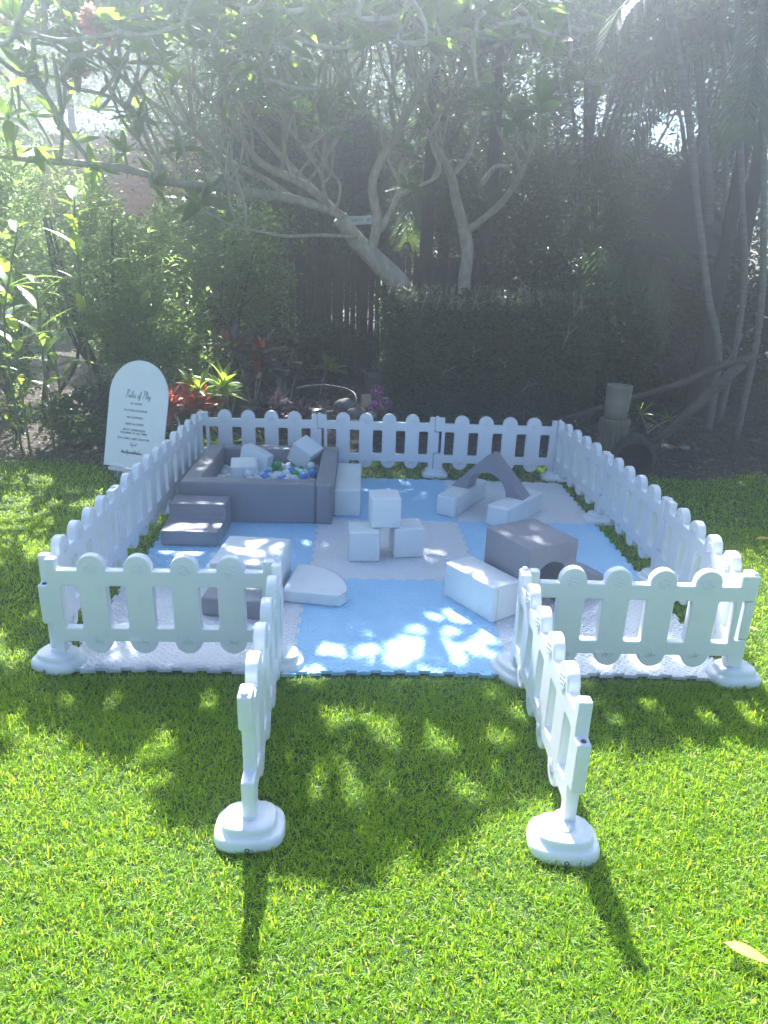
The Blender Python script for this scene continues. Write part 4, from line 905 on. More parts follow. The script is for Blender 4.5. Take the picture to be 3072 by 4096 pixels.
def clay_pot():
    st = onz(1329, 1040, 0); Y = 3.5
    c0 = at(1329, 905, Y); b = Vector((c0.x, Y, -.02)); ztop = at(1329, 898, Y).z; zp = at(1325, 827, Y).z
    s = empty('tree_stump', b, label='cut timber stump standing behind the right back fence corner', cat='stump')
    o = link('stump', lathe_me('stump', [(.15, 0), (.145, ztop*.5), (.14, ztop-.02), (.13, ztop)], 24), s, MAT['stump'])
    for k in range(6):
        link('crack', box_me('crack', -.002, .002, -.145, -.141, .05, ztop-.04), s, MAT['bark_d'], rot=(0, 0, -1+k*.4+random.uniform(-.1, .1)))
    z = ztop
    p = empty('clay_pot', (b.x, b.y, z-.02+.002), label='tall pale glazed clay pot standing on the stump', cat='pot')
    h = zp-ztop
    link('pot', lathe_me('pot', [(.085, 0), (.098, .01), (.105, h*.3), (.108, h*.5), (.112, h*.97), (.113, h), (.103, h), (.10, h*.8), (.095, h*.3)], 32), p, MAT['ceramic'])
    l = empty('hollow_log', (at(1368, 960, 3.35).x, 3.35, .185), (R(90), 0, R(-12)), label='dark weathered round log end leaning beside the stump', cat='log')
    link('rim', lathe_me('rim', [(.19, -.15), (.19, .13), (.175, .155), (.14, .16), (.12, .12), (.10, .12), (.08, .10), (.075, -.05)], 36), l, MAT['bark_d'])
    bmr = lathe_me('ring', [(.165, .157), (.16, .168), (.15, .168), (.147, .157)], 36); link('ring', bmr, l, MAT['bark_d'])
clay_pot()
def fallen(pts, rads, label, name='fallen_palm_branch'):
    P = [at(*p) for p in pts]; root = empty(name, P[0], label=label, cat='fallen branch')
    Q = [p-P[0] for p in P]; tube('stalk', Q, rads, root, MAT['frondwood'], 8, jitter=.12)
    c, _ = catmull(Q, None, 6); paths = []
    for i in range(40):
        k = random.randint(0, len(c)-2); s = c[k]; d = (c[k+1]-c[k]).normalized()
        e = s+d*random.uniform(.15, .5)+Vector((random.gauss(0, .05), random.gauss(0, .05), random.gauss(-.03, .04))); paths.append(([s, e], [.006, .002]))
    link('dry_leaflets', tubes_me('dry_leaflets', paths, 4), root, MAT['frondwood'])['kind'] = 'stuff'
fallen([(1628, 770, 4.9), (1560, 790, 4.7), (1480, 825, 4.5), (1400, 850, 4.4), (1340, 870, 4.3)], [.05, .045, .04, .03, .02], 'long dry palm branch sloping down from the right edge to the pale pot')
fallen([(1600, 790, 4.6), (1530, 850, 4.3), (1470, 905, 4.1), (1410, 955, 3.9)], [.055, .05, .04, .02], 'second dry palm branch lying below the long one')
fallen([(1560, 830, 4.4), (1500, 880, 4.2), (1440, 940, 4.0), (1400, 985, 3.8)], [.045, .05, .035, .015], 'lowest dry palm branch reaching the log end')
fallen([(1300, 880, 4.3), (1250, 897, 4.2), (1215, 905, 4.15)], [.03, .03, .02], 'short cut branch lying between hedge and pale pot')
tag(tube('curled_bark', [at(1556, 785, 4.6), at(1550, 768, 4.6), at(1560, 752, 4.6), at(1574, 752, 4.6), at(1578, 768, 4.6), at(1568, 782, 4.6)], .009, None, MAT['stump'], 6), 'pale curled bark loop on the long palm branch', 'bark')

# mulch chips and leaf litter
def litter():
    n = 15000; P = np.stack([rng.uniform(-6, 7, n), rng.uniform(3.2, 9, n)], 1); k = P[:, 1] > lawn_edge(P[:, 0])-.03; P = P[k]
    n = len(P); C = np.column_stack([P, rng.uniform(-.012, .012, n)]); k = visible(C); C = C[k]; n = len(C)
    D = rng.normal(size=(n, 3)); D[:, 2] *= .15
    leaf_cloud('leaf_litter', C, rng.uniform(.03, .09, n), rng.uniform(.008, .03, n), MAT['litter'], None, D=D)
    tag(bpy.data.objects['leaf_litter'], 'brown mulch chips and leaf litter covering the garden bed', 'mulch', kind='stuff')
litter()
n_ = 170; C_ = np.column_stack([rng.uniform(-1.45, 1.45, n_), np.abs(rng.normal(0, .9, n_))+.03, np.full(n_, .021)]); D_ = rng.normal(size=(n_, 3)); D_[:, 2] = 0.02
tag(leaf_cloud('grass_clippings', C_, rng.uniform(.006, .02, n_), .003, MAT['litter'], None, D=D_, fold=.05), 'stray grass clippings scattered on the foam mats', 'grass', kind='stuff')
fl = bigleaf_me('fallen_leaf', .12, .036, .1, .3, .0, n=6); fl.materials.append(MAT['dryleaf'])
for x, y, rz, s, lb in ((1566, 2036, -.55, 1.0, 'long yellow fallen leaf on the sunny lawn at the bottom right'), (1640, 1362, 2.6, 1.0, 'curled tan leaf on the grass right of the front right fence corner'), (1634, 1164, .1, 1.1, 'pale fallen leaf on the shaded lawn at the right edge'), (1095, 1318, .2, .0, '')):
    if s: p = onz(x, y, .04); tag(link('fallen_leaf', fl, None, None, loc=p, rot=(.1, .05, rz), scale=(s, s, s)), lb, 'leaf')

# ------------------------------------------------------------------ foam mat tiles
def seam_path(p, q, amp=.016, n=9, flip=1):
    """dovetail teeth along the line p->q"""
    p = Vector(p); q = Vector(q); d = (q-p)/n; u = d.normalized(); nrm = Vector((-u.y, u.x))*flip; L = d.length
    out = []
    for i in range(n):
        a = p+d*i
        for t, s in ((.12, 0), (.30, 0), (.24, .45), (.22, 1), (.78, 1), (.76, .45), (.70, 0), (.88, 0)): out.append(a+u*L*t+nrm*amp*s*1.0)
    return out
def mats():
    def warp(v):
        x, y = v
        cx = math.floor(x+.5) if abs(x) < 1.5 else round(x); dx = (x-cx)/.5
        if y < .25: y += .028*(1-min(1, dx*dx))*(1-y/.25)*1.0
        if y > 2.75: y += .02*(1-(x/1.5)**2)*((y-2.75)/.25)
        return (x, y)
    H = {}; Vs = {}
    for j in range(4):
        for i in range(3): H[i, j] = seam_path((-1.5+i, j), (-.5+i, j), flip=1 if j else 1)
    for i in range(4):
        for j in range(3): Vs[i, j] = seam_path((-1.5+i, j), (-1.5+i, j+1), flip=1 if i == 0 else -1)
    pos = {(0, 0): 'front left', (1, 0): 'front middle', (2, 0): 'front right', (0, 1): 'middle left', (1, 1): 'very centre', (2, 1): 'middle right', (0, 2): 'back left under the ball pit', (1, 2): 'back middle', (2, 2): 'back right'}
    for j in range(3):
        for i in range(3):
            blue = (i+j) % 2 == 1
            P = [Vector((-1.5+i, j))]+H[i, j]+[Vector((-.5+i, j))]+Vs[i+1, j]+[Vector((-.5+i, j+1))]+H[i, j+1][::-1]+[Vector((-1.5+i, j+1))]+Vs[i, j][::-1]
            P = [warp((p.x, p.y)) for p in P]
            c = Vector((-1+i, j+.5)); me = prism_me('foam_mat_tile', [((p[0]-c.x)*.9978, (p[1]-c.y)*.9978) for p in P], 0, .016, 'z')
            o = link('foam_mat_tile', me, None, MAT['mat_blue' if blue else 'mat_white'], loc=(c.x, c.y, .002+.0005*((i+j) % 2)))
            tag(o, f"{'blue' if blue else 'white'} interlocking foam floor tile at the {pos[i, j]}", 'foam mat tile', 'interlocking foam floor tiles')
mats()

# ------------------------------------------------------------------ picket fence panels (moulded plastic)
PIN = 1.02
def panel_curve():
    cu = bpy.data.curves.new('panel', 'CURVE'); cu.dimensions = '2D'; cu.fill_mode = 'BOTH'; cu.extrude = .0215-.007; cu.bevel_depth = .007; cu.bevel_resolution = 2; cu.offset = -.007
    def spline(pts):
        s = cu.splines.new('POLY'); s.points.add(len(pts)-1)
        for i, p in enumerate(pts): s.points[i].co = (p[0], p[1], 0, 1)
        s.use_cyclic_u = True
    def fillet(pts, r, n=3):                                  # round the corners of a polygon: pts (x,z[,r])
        out = []; k = len(pts)
        for i in range(k):
            p0, p1, p2 = Vector(pts[i-1][:2]), Vector(pts[i][:2]), Vector(pts[(i+1) % k][:2]); rr = pts[i][2] if len(pts[i]) > 2 else r
            a = (p0-p1); b = (p2-p1); rr = min(rr, a.length*.45, b.length*.45)
            if rr < 1e-4: out.append(tuple(p1)); continue
            A = p1+a.normalized()*rr; B = p1+b.normalized()*rr
            for j in range(n+1):
                t = j/n; q = A*(1-t)**2+p1*2*t*(1-t)+B*t*t; out.append(tuple(q))
        return out
    ZT, ZR, ZR2, ZL, ZL2 = .515, .463, .39, .185, .118
    w = .06; xs = [.205+i*.2 for i in range(4)]               # picket centres
    out = [(-.018, ZT), (-.018, .395), (.04, .395), (.04, .20), (-.018, .20), (-.018, -.0), (.02, 0, .001), (.02, .065), (.058, .065), (.058, ZL2)]
    # lower edge left -> right
    low = []
    for x in xs:
        low += [(x-w, ZL2, .012)]
        for k in range(1, 12): a = math.pi+math.pi*k/12; low.append((x+w*math.cos(a), ZL2+w*math.sin(a), 0))
        low += [(x+w, ZL2, .012)]
    rightend = [(.955, ZL2), (.955, 0, .001), (.998, 0, .001), (.998, .205), (1.038, .205), (1.038, .39), (.998, .39), (.998, ZT), (.955, ZT), (.955, ZR)]
    top = []
    for x in xs[::-1]:
        top += [(x+w, ZR, .012), (x+w, ZR+.012, 0)]
        for k in range(1, 12): a = math.pi*k/12; top.append((x+w*math.cos(a), ZR+.012+w*math.sin(a), 0))
        top += [(x-w, ZR+.012, 0), (x-w, ZR, .012)]
    leftend = [(.062, ZR), (.062, ZT)]
    spline(fillet(out+low+rightend+top+leftend, .009)[::1])
    edges = [.068]+[v for x in xs for v in (x-w, x+w)]+[.955-.012]
    for i in range(5):
        a, b = edges[2*i], edges[2*i+1]
        spline(fillet([(a, ZL), (a, ZR2), (b, ZR2), (b, ZL)], .012, 3))
    ob = bpy.data.objects.new('tmp', cu); COL.objects.link(ob)
    dg = bpy.context.evaluated_depsgraph_get(); me = bpy.data.meshes.new_from_object(ob.evaluated_get(dg))
    bpy.data.objects.remove(ob); bpy.data.curves.remove(cu)
    bm = bmesh.new(); bm.from_mesh(me); bmesh.ops.remove_doubles(bm, verts=bm.verts, dist=1e-5)
    for v in bm.verts: v.co = Vector((v.co.x, -v.co.z, v.co.y))
    cuts = sorted([.0625]+[v for x in xs for v in (x-w, x+w)]+[.9545])
    for c in cuts: bmesh.ops.bisect_plane(bm, geom=bm.verts[:]+bm.edges[:]+bm.faces[:], dist=1e-6, plane_co=(c, 0, 0), plane_no=(1, 0, 0))
    bmesh.ops.bisect_plane(bm, geom=bm.verts[:]+bm.edges[:]+bm.faces[:], dist=1e-6, plane_co=(0, 0, .29), plane_no=(0, 0, 1))
    bmesh.ops.recalc_face_normals(bm, faces=bm.faces)
    def cls(f):
        c = f.calc_center_median(); x = c.x
        if x < .0625: return 'post_a'
        if x > .9545: return 'post_b'
        for i, px in enumerate(xs):
            if px-w <= x <= px+w: return f'picket{i}'
        k = sum(x > px for px in xs); return ('rail_t' if c.z > .29 else 'rail_b')+str(k)
    groups = {}
    for f in bm.faces: groups.setdefault(cls(f), []).append(f)
    res = {}
    for g, fs in groups.items():
        vi = {}; V = []; F = []; cap = []
        for f in fs:
            ids = []
            for v in f.verts:
                if v.index not in vi: pass
                ids.append(v)
            F.append(ids); cap.append(abs(f.normal.y) > .995)
        idx = {}; VV = []
        for ids in F:
            for v in ids:
                if v not in idx: idx[v] = len(VV); VV.append(v.co.copy())
        me = pydata(g, VV, [[idx[v] for v in ids] for ids in F], True)
        vn = {}; capv = {}
        for f, c in zip(fs, cap):
            for v in f.verts:
                if c: capv[idx[v]] = Vector((0, math.copysign(1, f.normal.y), 0))
                else: vn[idx[v]] = vn.get(idx[v], Vector((0, 0, 0)))+f.normal*1.0
        nr = []
        for i in range(len(VV)):
            q = capv.get(i) or vn.get(i, Vector((0, 1, 0))).normalized(); nr.append(tuple(q))
        me.normals_split_custom_set_from_vertices(nr)
        me.materials.append(MAT['plastic']); res[g] = me
    bm.free(); return res, xs
PAN, XS = panel_curve()
def emblem_meshes(side):
    V = []; F = []
    def add(vf): o = len(V); V.extend(vf[0]); F.extend([tuple(dict.fromkeys(tuple(i+o for i in f))) for f in vf[1]])
    for sy in (side,):
        y = sy*.0222
        ring = lambda cx, cz, r, t: tube_geo([(cx+r*math.cos(a), y, cz+r*math.sin(a)) for a in [2*math.pi*k/10 for k in range(11)]], [t]*11, 5, False)
        add(ring(0, .47, .0085, .0028))
        for k in range(6):
            a = 2*math.pi*k/6+.3; add(ring(.0185*math.cos(a), .47+.0185*math.sin(a), .0085, .0024))
    fl = pydata('flower_emblem', V, F, True)
    V.clear(); F.clear()
    for sy in (side,):
        y = sy*.0215
        for dx, dz, b in ((-.034, .022, -.016), (-.018, .030, -.008), (.002, .048, 0), (.018, .036, .008), (.034, .024, .018)):
            add(tube_geo([(b, y, .112), (b+(dx-b)*.4, y, .112+dz*.6), (dx, y, .115+dz)], [.0035, .003, .0008], 5, True))
        add(tube_geo([(-.028, y, .110), (.03, y, .110)], [.0028, .0028], 5, True))
    gr = pydata('grass_emblem', V, F, True)
    for m_ in (fl, gr): m_.materials.append(MAT['plastic'])
    return fl, gr
EMB = [emblem_meshes(-1), emblem_meshes(1)]
def fence_panel(p, q, label):
    """p: pin of the end with top block and lower post, q: pin of the end with the middle block"""
    p = Vector(p); q = Vector(q); d = q-p; L = d.length
    root = empty('picket_fence_panel', (p.x, p.y, .012), (0, 0, math.atan2(d.y, d.x)), label=label, cat='fence panel', group='white moulded picket fence panels round the play area')
    root.scale = (L/PIN, 1, 1)
    for i, x in enumerate(XS):
        o = link('picket', PAN[f'picket{i}'], root)
        [(link('flower_emblem', ef, o, loc=(x, 0, 0)), link('grass_emblem', eg, o, loc=(x, 0, 0))) for ef, eg in EMB]
    [link('rail', PAN[k], root) for k in sorted(PAN) if k.startswith('rail')]
    link('end_post', PAN['post_a'], root); link('end_post', PAN['post_b'], root)
    bm = link('pin', pin_me, root, loc=(0, 0, .493)); bm2 = link('pin_hole', hole_me, root, loc=(1.018, 0, .3965))
pin_me = lathe_me('pin', [(.014, 0), (.014, .026), (.011, .032), (.004, .034)], 14); pin_me.materials.append(MAT['plastic'])
hole_me = lathe_me('pin_hole', [(.009, -.01), (.009, -.0045)], 14); hole_me.materials.append(MAT['darkpot'])
for p, q, lb in (
    (P_G1, P_FL, 'front left white picket panel with grey green shade on its face'),
    (P_FR, P_G2, 'front right white picket panel before the grey tunnel block'),
    (P_GL, P_G1, 'left open gate panel swung out onto the lawn'),
    (P_G2, P_GR, 'right open gate panel swung out onto the lawn'),
    (P_L1, P_FL, 'left side picket panel nearest the front corner'),
    (P_L2, P_L1, 'left side picket panel in the middle of its run'),
    (P_BL, P_L2, 'left side picket panel at the back beside the ball pit'),
    (P_BL, P_B1, 'back picket panel directly behind the ball pit'),
    (P_B1, P_B2, 'middle picket panel of the back run'),
    (P_B2, P_BR, 'back picket panel behind the grey arch'),
    (P_BR, P_R2, 'right side picket panel at the back corner'),
    (P_R2, P_R1, 'right side picket panel in the middle of its run'),
    (P_R1, P_FR, 'right side picket panel nearest the front, partly sunlit')):
    fence_panel(p, q, lb)
foot_me = lathe_me('foot', [(1.0, 0), (1.01, .008), (.99, .026), (.955, .036), (.89, .041), (.80, .0435), (.775, .048), (.765, .058), (.74, .066), (.69, .070), (.4, .0705), (.2, .0705)], 48, .113, .090, 3.0)
foot_me.materials.append(MAT['plastic'])
tie_me = lathe_me('tie_down_hole', [(.008, 0), (.008, .004), (.005, .004), (.005, .001)], 12); tie_me.materials.append(MAT['darkpot'])
col_me = lathe_me('collar', [(.024, .0), (.027, .002), (.025, .006), (.021, .006)], 18, smooth=True); col_me.materials.append(MAT['plastic'])
nm = {P_FL: 'under the front left corner of the fence', P_G1: 'at the hinge of the left gate panel', P_G2: 'at the hinge of the right gate panel', P_FR: 'under the front right corner of the fence', P_L1: 'under the first joint of the left fence side',
      P_L2: 'under the second joint of the left fence side beside the steps', P_BL: 'under the back left corner behind the ball pit', P_B1: 'behind the ball pit under the first back joint', P_B2: 'left of the grey arch under the second back joint', P_BR: 'under the back right corner of the fence',
      P_R2: 'under the right fence side behind the tunnel block', P_R1: 'under the right fence side nearest the front', P_GL: 'under the free end of the left gate on the grass', P_GR: 'under the free end of the right gate on the grass'}
for b in bases:
    r = {P_FL: -.35, P_FR: .1, P_GR: -.12, P_GL: .05, P_G2: -1.1, P_G1: .15}.get(b, 0)
    on = abs(b[0]) < 1.4 and 0 < b[1] < 3
    dx, dy = {P_GL: (.0, .0), P_GR: (-.02, 0), P_FL: (.02, 0)}.get(b, (0, 0))
    root = empty('fence_foot', (b[0]+dx, b[1]+dy, .004), (0, 0, r), label='white plastic fence foot '+nm[b], cat='fence foot', group='white plastic feet of the picket fence')
    link('base', foot_me, root)
    link('tie_down_hole', tie_me, root, loc=(.0, -.089, .012), rot=(R(75), 0, 0))
    link('collar', col_me, root, loc=(0, 0, .070)); link('collar', col_me, root, loc=(.0, .05, .068))

# ------------------------------------------------------------------ soft play blocks
Z0 = .0185
def seams_box(root, x0, x1, y0, y1, z0, z1, mat, ends=('x0', 'x1'), ins=.03):
    for e in ends:
        x = x0-.0008 if e == 'x0' else x1+.0008; i = ins if (y1-y0) > .1 else .015
        tube('seam', [(x, y0+i, z0+.012), (x, y0+i, z1-.012)], .003, root, mat, 5, n=1)
def block(name, label, cat, A, B, C_, h, mat='vinyl_w', z0=Z0, group=None, bv=.012, seam=True):
    """box whose floor plan has corners A, B, B+ (C-A): A->B length, A->C width"""
    A = Vector(A); B = Vector(B); C_ = Vector(C_); u = (B-A); Lx = u.length; an = math.atan2(u.y, u.x)
    wv = C_-A; Ly = wv.dot(Vector((-math.sin(an), math.cos(an))))
    root = empty(name, (A.x, A.y, z0), (0, 0, an), label=label, cat=cat, group=group)
    y0, y1 = sorted((0, Ly))
    bevel(link('cover', puff_box('cover', 0, Lx, y0, y1, 0, h), root, MAT[mat]), bv, 4)
    if seam: seams_box(root, 0, Lx, y0, y1, 0, h, MAT['seam' if mat == 'vinyl_w' else 'seam_g'])
    return root
def puff_box(name, x0, x1, y0, y1, z0, z1, k=5, amp=.004):
    """box with gently swollen, slightly uneven faces"""
    bm = bmesh.new(); bmesh.ops.create_cube(bm, size=2); bmesh.ops.subdivide_edges(bm, edges=bm.edges[:], cuts=k, use_grid_fill=True)
    s = random.random()*20
    for v in bm.verts:
        a, b, c = v.co; bx, by, bz = 1-a*a, 1-b*b, 1-c*c
        def f(own, o1, o2): return amp*o1*o2 if own > .999 else (-amp*o1*o2 if own < -.999 else 0)
        nz = float(vnoise(a*1.3+s, b*1.3+c*1.7, .7)-.5)*.003
        dx = f(a, by, bz)+(nz*np.sign(a)*by*bz if abs(a) > .999 else 0); dy = f(b, bx, bz)+(nz*np.sign(b)*bx*bz if abs(b) > .999 else 0); dz = (f(c, bx, by)+nz*bx*by*2) if c > .999 else 0
        v.co = Vector((x0+(a+1)/2*(x1-x0)+dx, y0+(b+1)/2*(y1-y0)+dy, z0+(c+1)/2*(z1-z0)+dz))
    me = bpy.data.meshes.new(name); bm.to_mesh(me); bm.free(); return me

# cubes in a pyramid
CG = 'white soft foam cubes'
block('foam_cube', 'left lower white foam cube of the three cube pyramid', 'foam cube', (-.262, 1.245), (-.072, 1.252), (-.27, 1.435), .197, group=CG)
block('foam_cube', 'right lower white foam cube of the three cube pyramid', 'foam cube', (.018, 1.312), (.207, 1.338), (-.005, 1.50), .197, group=CG)
block('foam_cube', 'top white foam cube balanced on the other two', 'foam cube', (-.128, 1.305), (.055, 1.322), (-.155, 1.487), .195, z0=Z0+.2, group=CG)
# long white block right of the pit
block('foam_block', 'long white foam block lying against the right wall of the ball pit', 'foam block', (-.388, 2.06), (-.198, 2.06), (-.398, 2.78), .20)
# white block by the tunnel
block('foam_block', 'white foam block with sun flecks in front of the grey tunnel block', 'foam block', (.278, .815), (.492, .495), (.446, .91), .20, bv=.01)
# supports of the arch
block('foam_block', 'left white foam block carrying the grey arch', 'foam block', (.36, 2.15), (.488, 2.07), (.64, 2.66), .15)
block('foam_block', 'right white foam block carrying the grey arch', 'foam block', (.70, 1.955), (.825, 1.85), (1.03, 2.40), .15)
def arch():
    A = Vector((.492, 2.378)); B = Vector((.975, 2.055)); u = (B-A); L = u.length; an = math.atan2(u.y, u.x)
    root = empty('foam_arch', (A.x, A.y, Z0+.152), (0, 0, an), label='grey triangular foam arch bridging two white blocks', cat='foam arch')
    r = .155; h = L/2*.98
    poly = [(0, 0), (L/2-r, 0)]+[(L/2-r*math.cos(math.pi*k/14), r*math.sin(math.pi*k/14)) for k in range(1, 14)]+[(L/2+r, 0), (L, 0), (L/2+.015, h), (L/2-.015, h)]
    bevel(link('cover', prism_me('cover', poly, 0, .15, 'y'), root, MAT['vinyl_g']), .008, 3, 50)
arch()
def tunnel():
    f = Vector((.674, .573)); rr = Vector((.974, .731)); bl = Vector((.45, .865)); u = rr-f; Lx = u.length; an = math.atan2(u.y, u.x); Ly = (bl-f).length
    root = empty('foam_tunnel_block', (f.x, f.y, Z0), (0, 0, an), label='large grey foam block with an arched tunnel opening', cat='foam block')
    H = .385; r = .105; c = Lx/2+.0
    poly = [(0, 0), (c-r, 0)]+[(c-r*math.cos(math.pi*k/14), .178+r*math.sin(math.pi*k/14)) for k in range(0, 15)]+[(c+r, 0), (Lx, 0), (Lx, H), (0, H)]
    bevel(link('cover', prism_me('cover', poly, 0, Ly, 'y'), root, MAT['vinyl_g']), .009, 3, 50)
    # ramp leading off the right side
    rp = empty('foam_ramp', (rr.x+.004, rr.y+.02, Z0), (0, 0, an), label='low grey foam ramp sloping away right of the tunnel block', cat='foam ramp')
    bevel(link('cover', prism_me('cover', [(0, 0), (.42, 0), (.42, .02), (0, .215)], 0, Ly-.04, 'y'), rp, MAT['vinyl_g']), .007, 3)
tunnel()
# left front: white upper block, grey step, quarter mat
block('foam_block', 'flat topped white foam block with sun flecks behind the front left panel', 'foam block', (-1.0, .745), (-.635, .71), (-.966, 1.145), .205, seam=False)
block('foam_step', 'low grey foam step in front of the white block behind the front left panel', 'foam step', (-1.0, .53), (-.66, .49), (-.985, .735), .105, mat='vinyl_g', seam=False)
def quarter():
    root = empty('foam_quarter_mat', (-.605, .70, Z0), (0, 0, R(-8)), label='thin white quarter circle foam mat beside the left white block', cat='foam mat')
    r = .365; poly = [(0, 0)]+[(r*math.cos(R(a)), r*math.sin(R(a))) for a in range(0, 91, 5)]
    poly = [(0, 0), (.31, -.012)]+[(.02+.325*math.cos(R(a))**.9, .36*math.sin(R(a))) for a in range(8, 89, 6)]+[(0, .36)]
    bevel(link('cover', prism_me('cover', poly, 0, .07, 'z'), root, MAT['vinyl_w']), .01, 4)
    tube('seam', [(x, y, .066) for x, y in [(p[0]*1.004, p[1]*1.004) for p in poly[1:]]], .0018, root, MAT['seam'], 5, n=1)
quarter()
def steps():
    root = empty('foam_steps', (-1.462, 1.455, Z0), (0, 0, R(-1)), label='two tier grey foam steps leading up to the ball pit', cat='foam steps')
    poly = [(0, 0), (.0, .10), (.205, .105), (.225, .115), (.235, .205), (.40, .21), (.40, 0)]
    me = prism_me('cover', [(p[0], p[1]) for p in poly], 0, .37, 'x')
    bevel(link('cover', me, root, MAT['vinyl_g']), .016, 4, 25)
steps()

# ------------------------------------------------------------------ ball pit
def pit():
    x0, x1, y0, y1, h, t = -1.432, -.392, 1.90, 2.95, .29, .118
    root = empty('ball_pit', ((x0+x1)/2, y0, Z0), label='square grey vinyl ball pit filled with blue green and white balls', cat='ball pit')
    ox = (x0+x1)/2
    def wall(a0, a1, b0, b1): return bevel(link('wall', puff_box('wall', a0-ox, a1-ox, b0-y0, b1-y0, 0, h, 6, .006), root, MAT['vinyl_g']), .012, 4)
    wall(x0, x1-t-.002, y0, y0+t); wall(x1-t, x1, y0-.005, y1-t-.002); wall(x0+t+.002, x1+.006, y1-t, y1); wall(x0-.004, x0+t, y0+t+.002, y1)
    link('floor_pad', box_me('floor_pad', x0+t-ox, x1-t-ox, t, y1-y0-t, 0, .075), root, MAT['vinyl_g'])
    for x in (x1-t-ox+.006, x1-ox-.006): tube('seam', [(x, -.0075, .02), (x, -.0075, h-.02)], .0022, root, MAT['seam_g'], 5, n=1)
    return x0+t, x1-t, y0+t, y1-t
px0, px1, py0, py1 = pit()
def balls():
    r = .034; bm = bmesh.new(); bmesh.ops.create_uvsphere(bm, u_segments=20, v_segments=12, radius=r); me = bpy.data.meshes.new('ball'); bm.to_mesh(me); bm.free()
    for p in me.polygons: p.use_smooth = True
    meshes = {}
    for k in 'wgb': m_ = me.copy(); m_.materials.append(MAT['ball_'+k]); meshes[k] = m_
    names = {'w': ('pale translucent white plastic ball among the others in the ball pit', 'white balls in the ball pit'), 'g': ('bright green plastic ball among the others in the ball pit', 'green balls in the ball pit'), 'b': ('bright blue plastic ball among the others in the ball pit', 'blue balls in the ball pit')}
    pts = []
    want = {'b': [(1042, 1865), (1065, 1893), (1113, 1887), (1160, 1893), (1215, 1905), (1235, 1905), (1060, 1910)], 'g': [(1068, 1860), (1090, 1860), (1175, 1900), (1200, 1880), (1092, 1878), (1190, 1908)]}
    y = py0+r+.10; row = 0
    while y < py1-r:
        x = px0+r+(row % 2)*r
        while x < px1-r:
            z = Z0+.085+r+.05*(0 if row < 2 else 1)*max(0, 1-((x+.85)/.5)**2) + random.uniform(-.006, .012)
            pts.append((x+random.uniform(-.004, .004), y+random.uniform(-.004, .004), z)); x += 2*r+.004
        y += r*1.76; row += 1
    for i in range(26):                                       # loose second layer
        pts.append((random.uniform(px0+.2, px1-.05), random.uniform(py0+.3, py1-.08), Z0+.085+r+.085+random.uniform(0, .01)))
    out = []
    for p in pts:
        if all((p[0]-q[0])**2+(p[1]-q[1])**2+(p[2]-q[2])**2 > (1.85*r)**2 for q in out): out.append(p)
    col = ['w']*len(out)
    for k, L in want.items():
        for (fx, fy) in L:
            best = None
            for i, p in enumerate(out):
                v = Vector(p)-CAM; d = v.dot(FF); X = 1536+FPX*v.dot(RR)/d; Y = 2048-FPX*v.dot(UU)/d; e = math.hypot(X-fx, Y-fy)
                if col[i] == 'w' and (best is None or e < best[0]): best = (e, i)
            col[best[1]] = k
    for i in random.sample(range(len(out)), 16):
        if out[i][0] > -1.0: col[i] = random.choice('ggb')
    n = 0
    for p, c in zip(out, col):
        o = link('ball', meshes[c], None, loc=p); tag(o, names[c][0], 'ball', names[c][1]); n += 1
balls()
def loose(c, s, e, label, name='foam_cube', group=CG):
    root = empty(name, c, e, label=label, cat='foam cube', group=group)
    bevel(link('cover', puff_box('cover', -s[0]/2, s[0]/2, -s[1]/2, s[1]/2, -s[2]/2, s[2]/2), root, MAT['vinyl_w']), .012, 4)
    tube('seam', [(-s[0]/2+.02, -s[1]/2-.001, -s[2]/2+.01), (-s[0]/2+.02, -s[1]/2-.001, s[2]/2-.01)], .002, root, MAT['seam'], 5, n=1)
loose((-.649, 2.75, .30), (.182, .182, .182), (.203, .523, -.394), 'white foam cube tipped on its corner at the right of the ball pit')
loose((-1.088, 2.474, .20), (.2, .2, .2), (.123, -.029, .14), 'white foam cube sitting level in the balls at the left of the pit')
def wedge():
    root = empty('foam_wedge', (-1.165, 2.60, .20), (R(-8), R(6), R(-12)), label='white curved foam wedge leaning behind the level cube in the ball pit', cat='foam wedge')
    poly = [(0, 0), (.23, 0), (.23, .135)]+[(.23-.2*k/6, .135+.055*math.sin(k/6*1.5)) for k in range(1, 6)]+[(.025, .20), (.01, .17)]
    bevel(link('cover', prism_me('cover', poly, 0, .16, 'y'), root, MAT['vinyl_w']), .01, 4)
wedge()

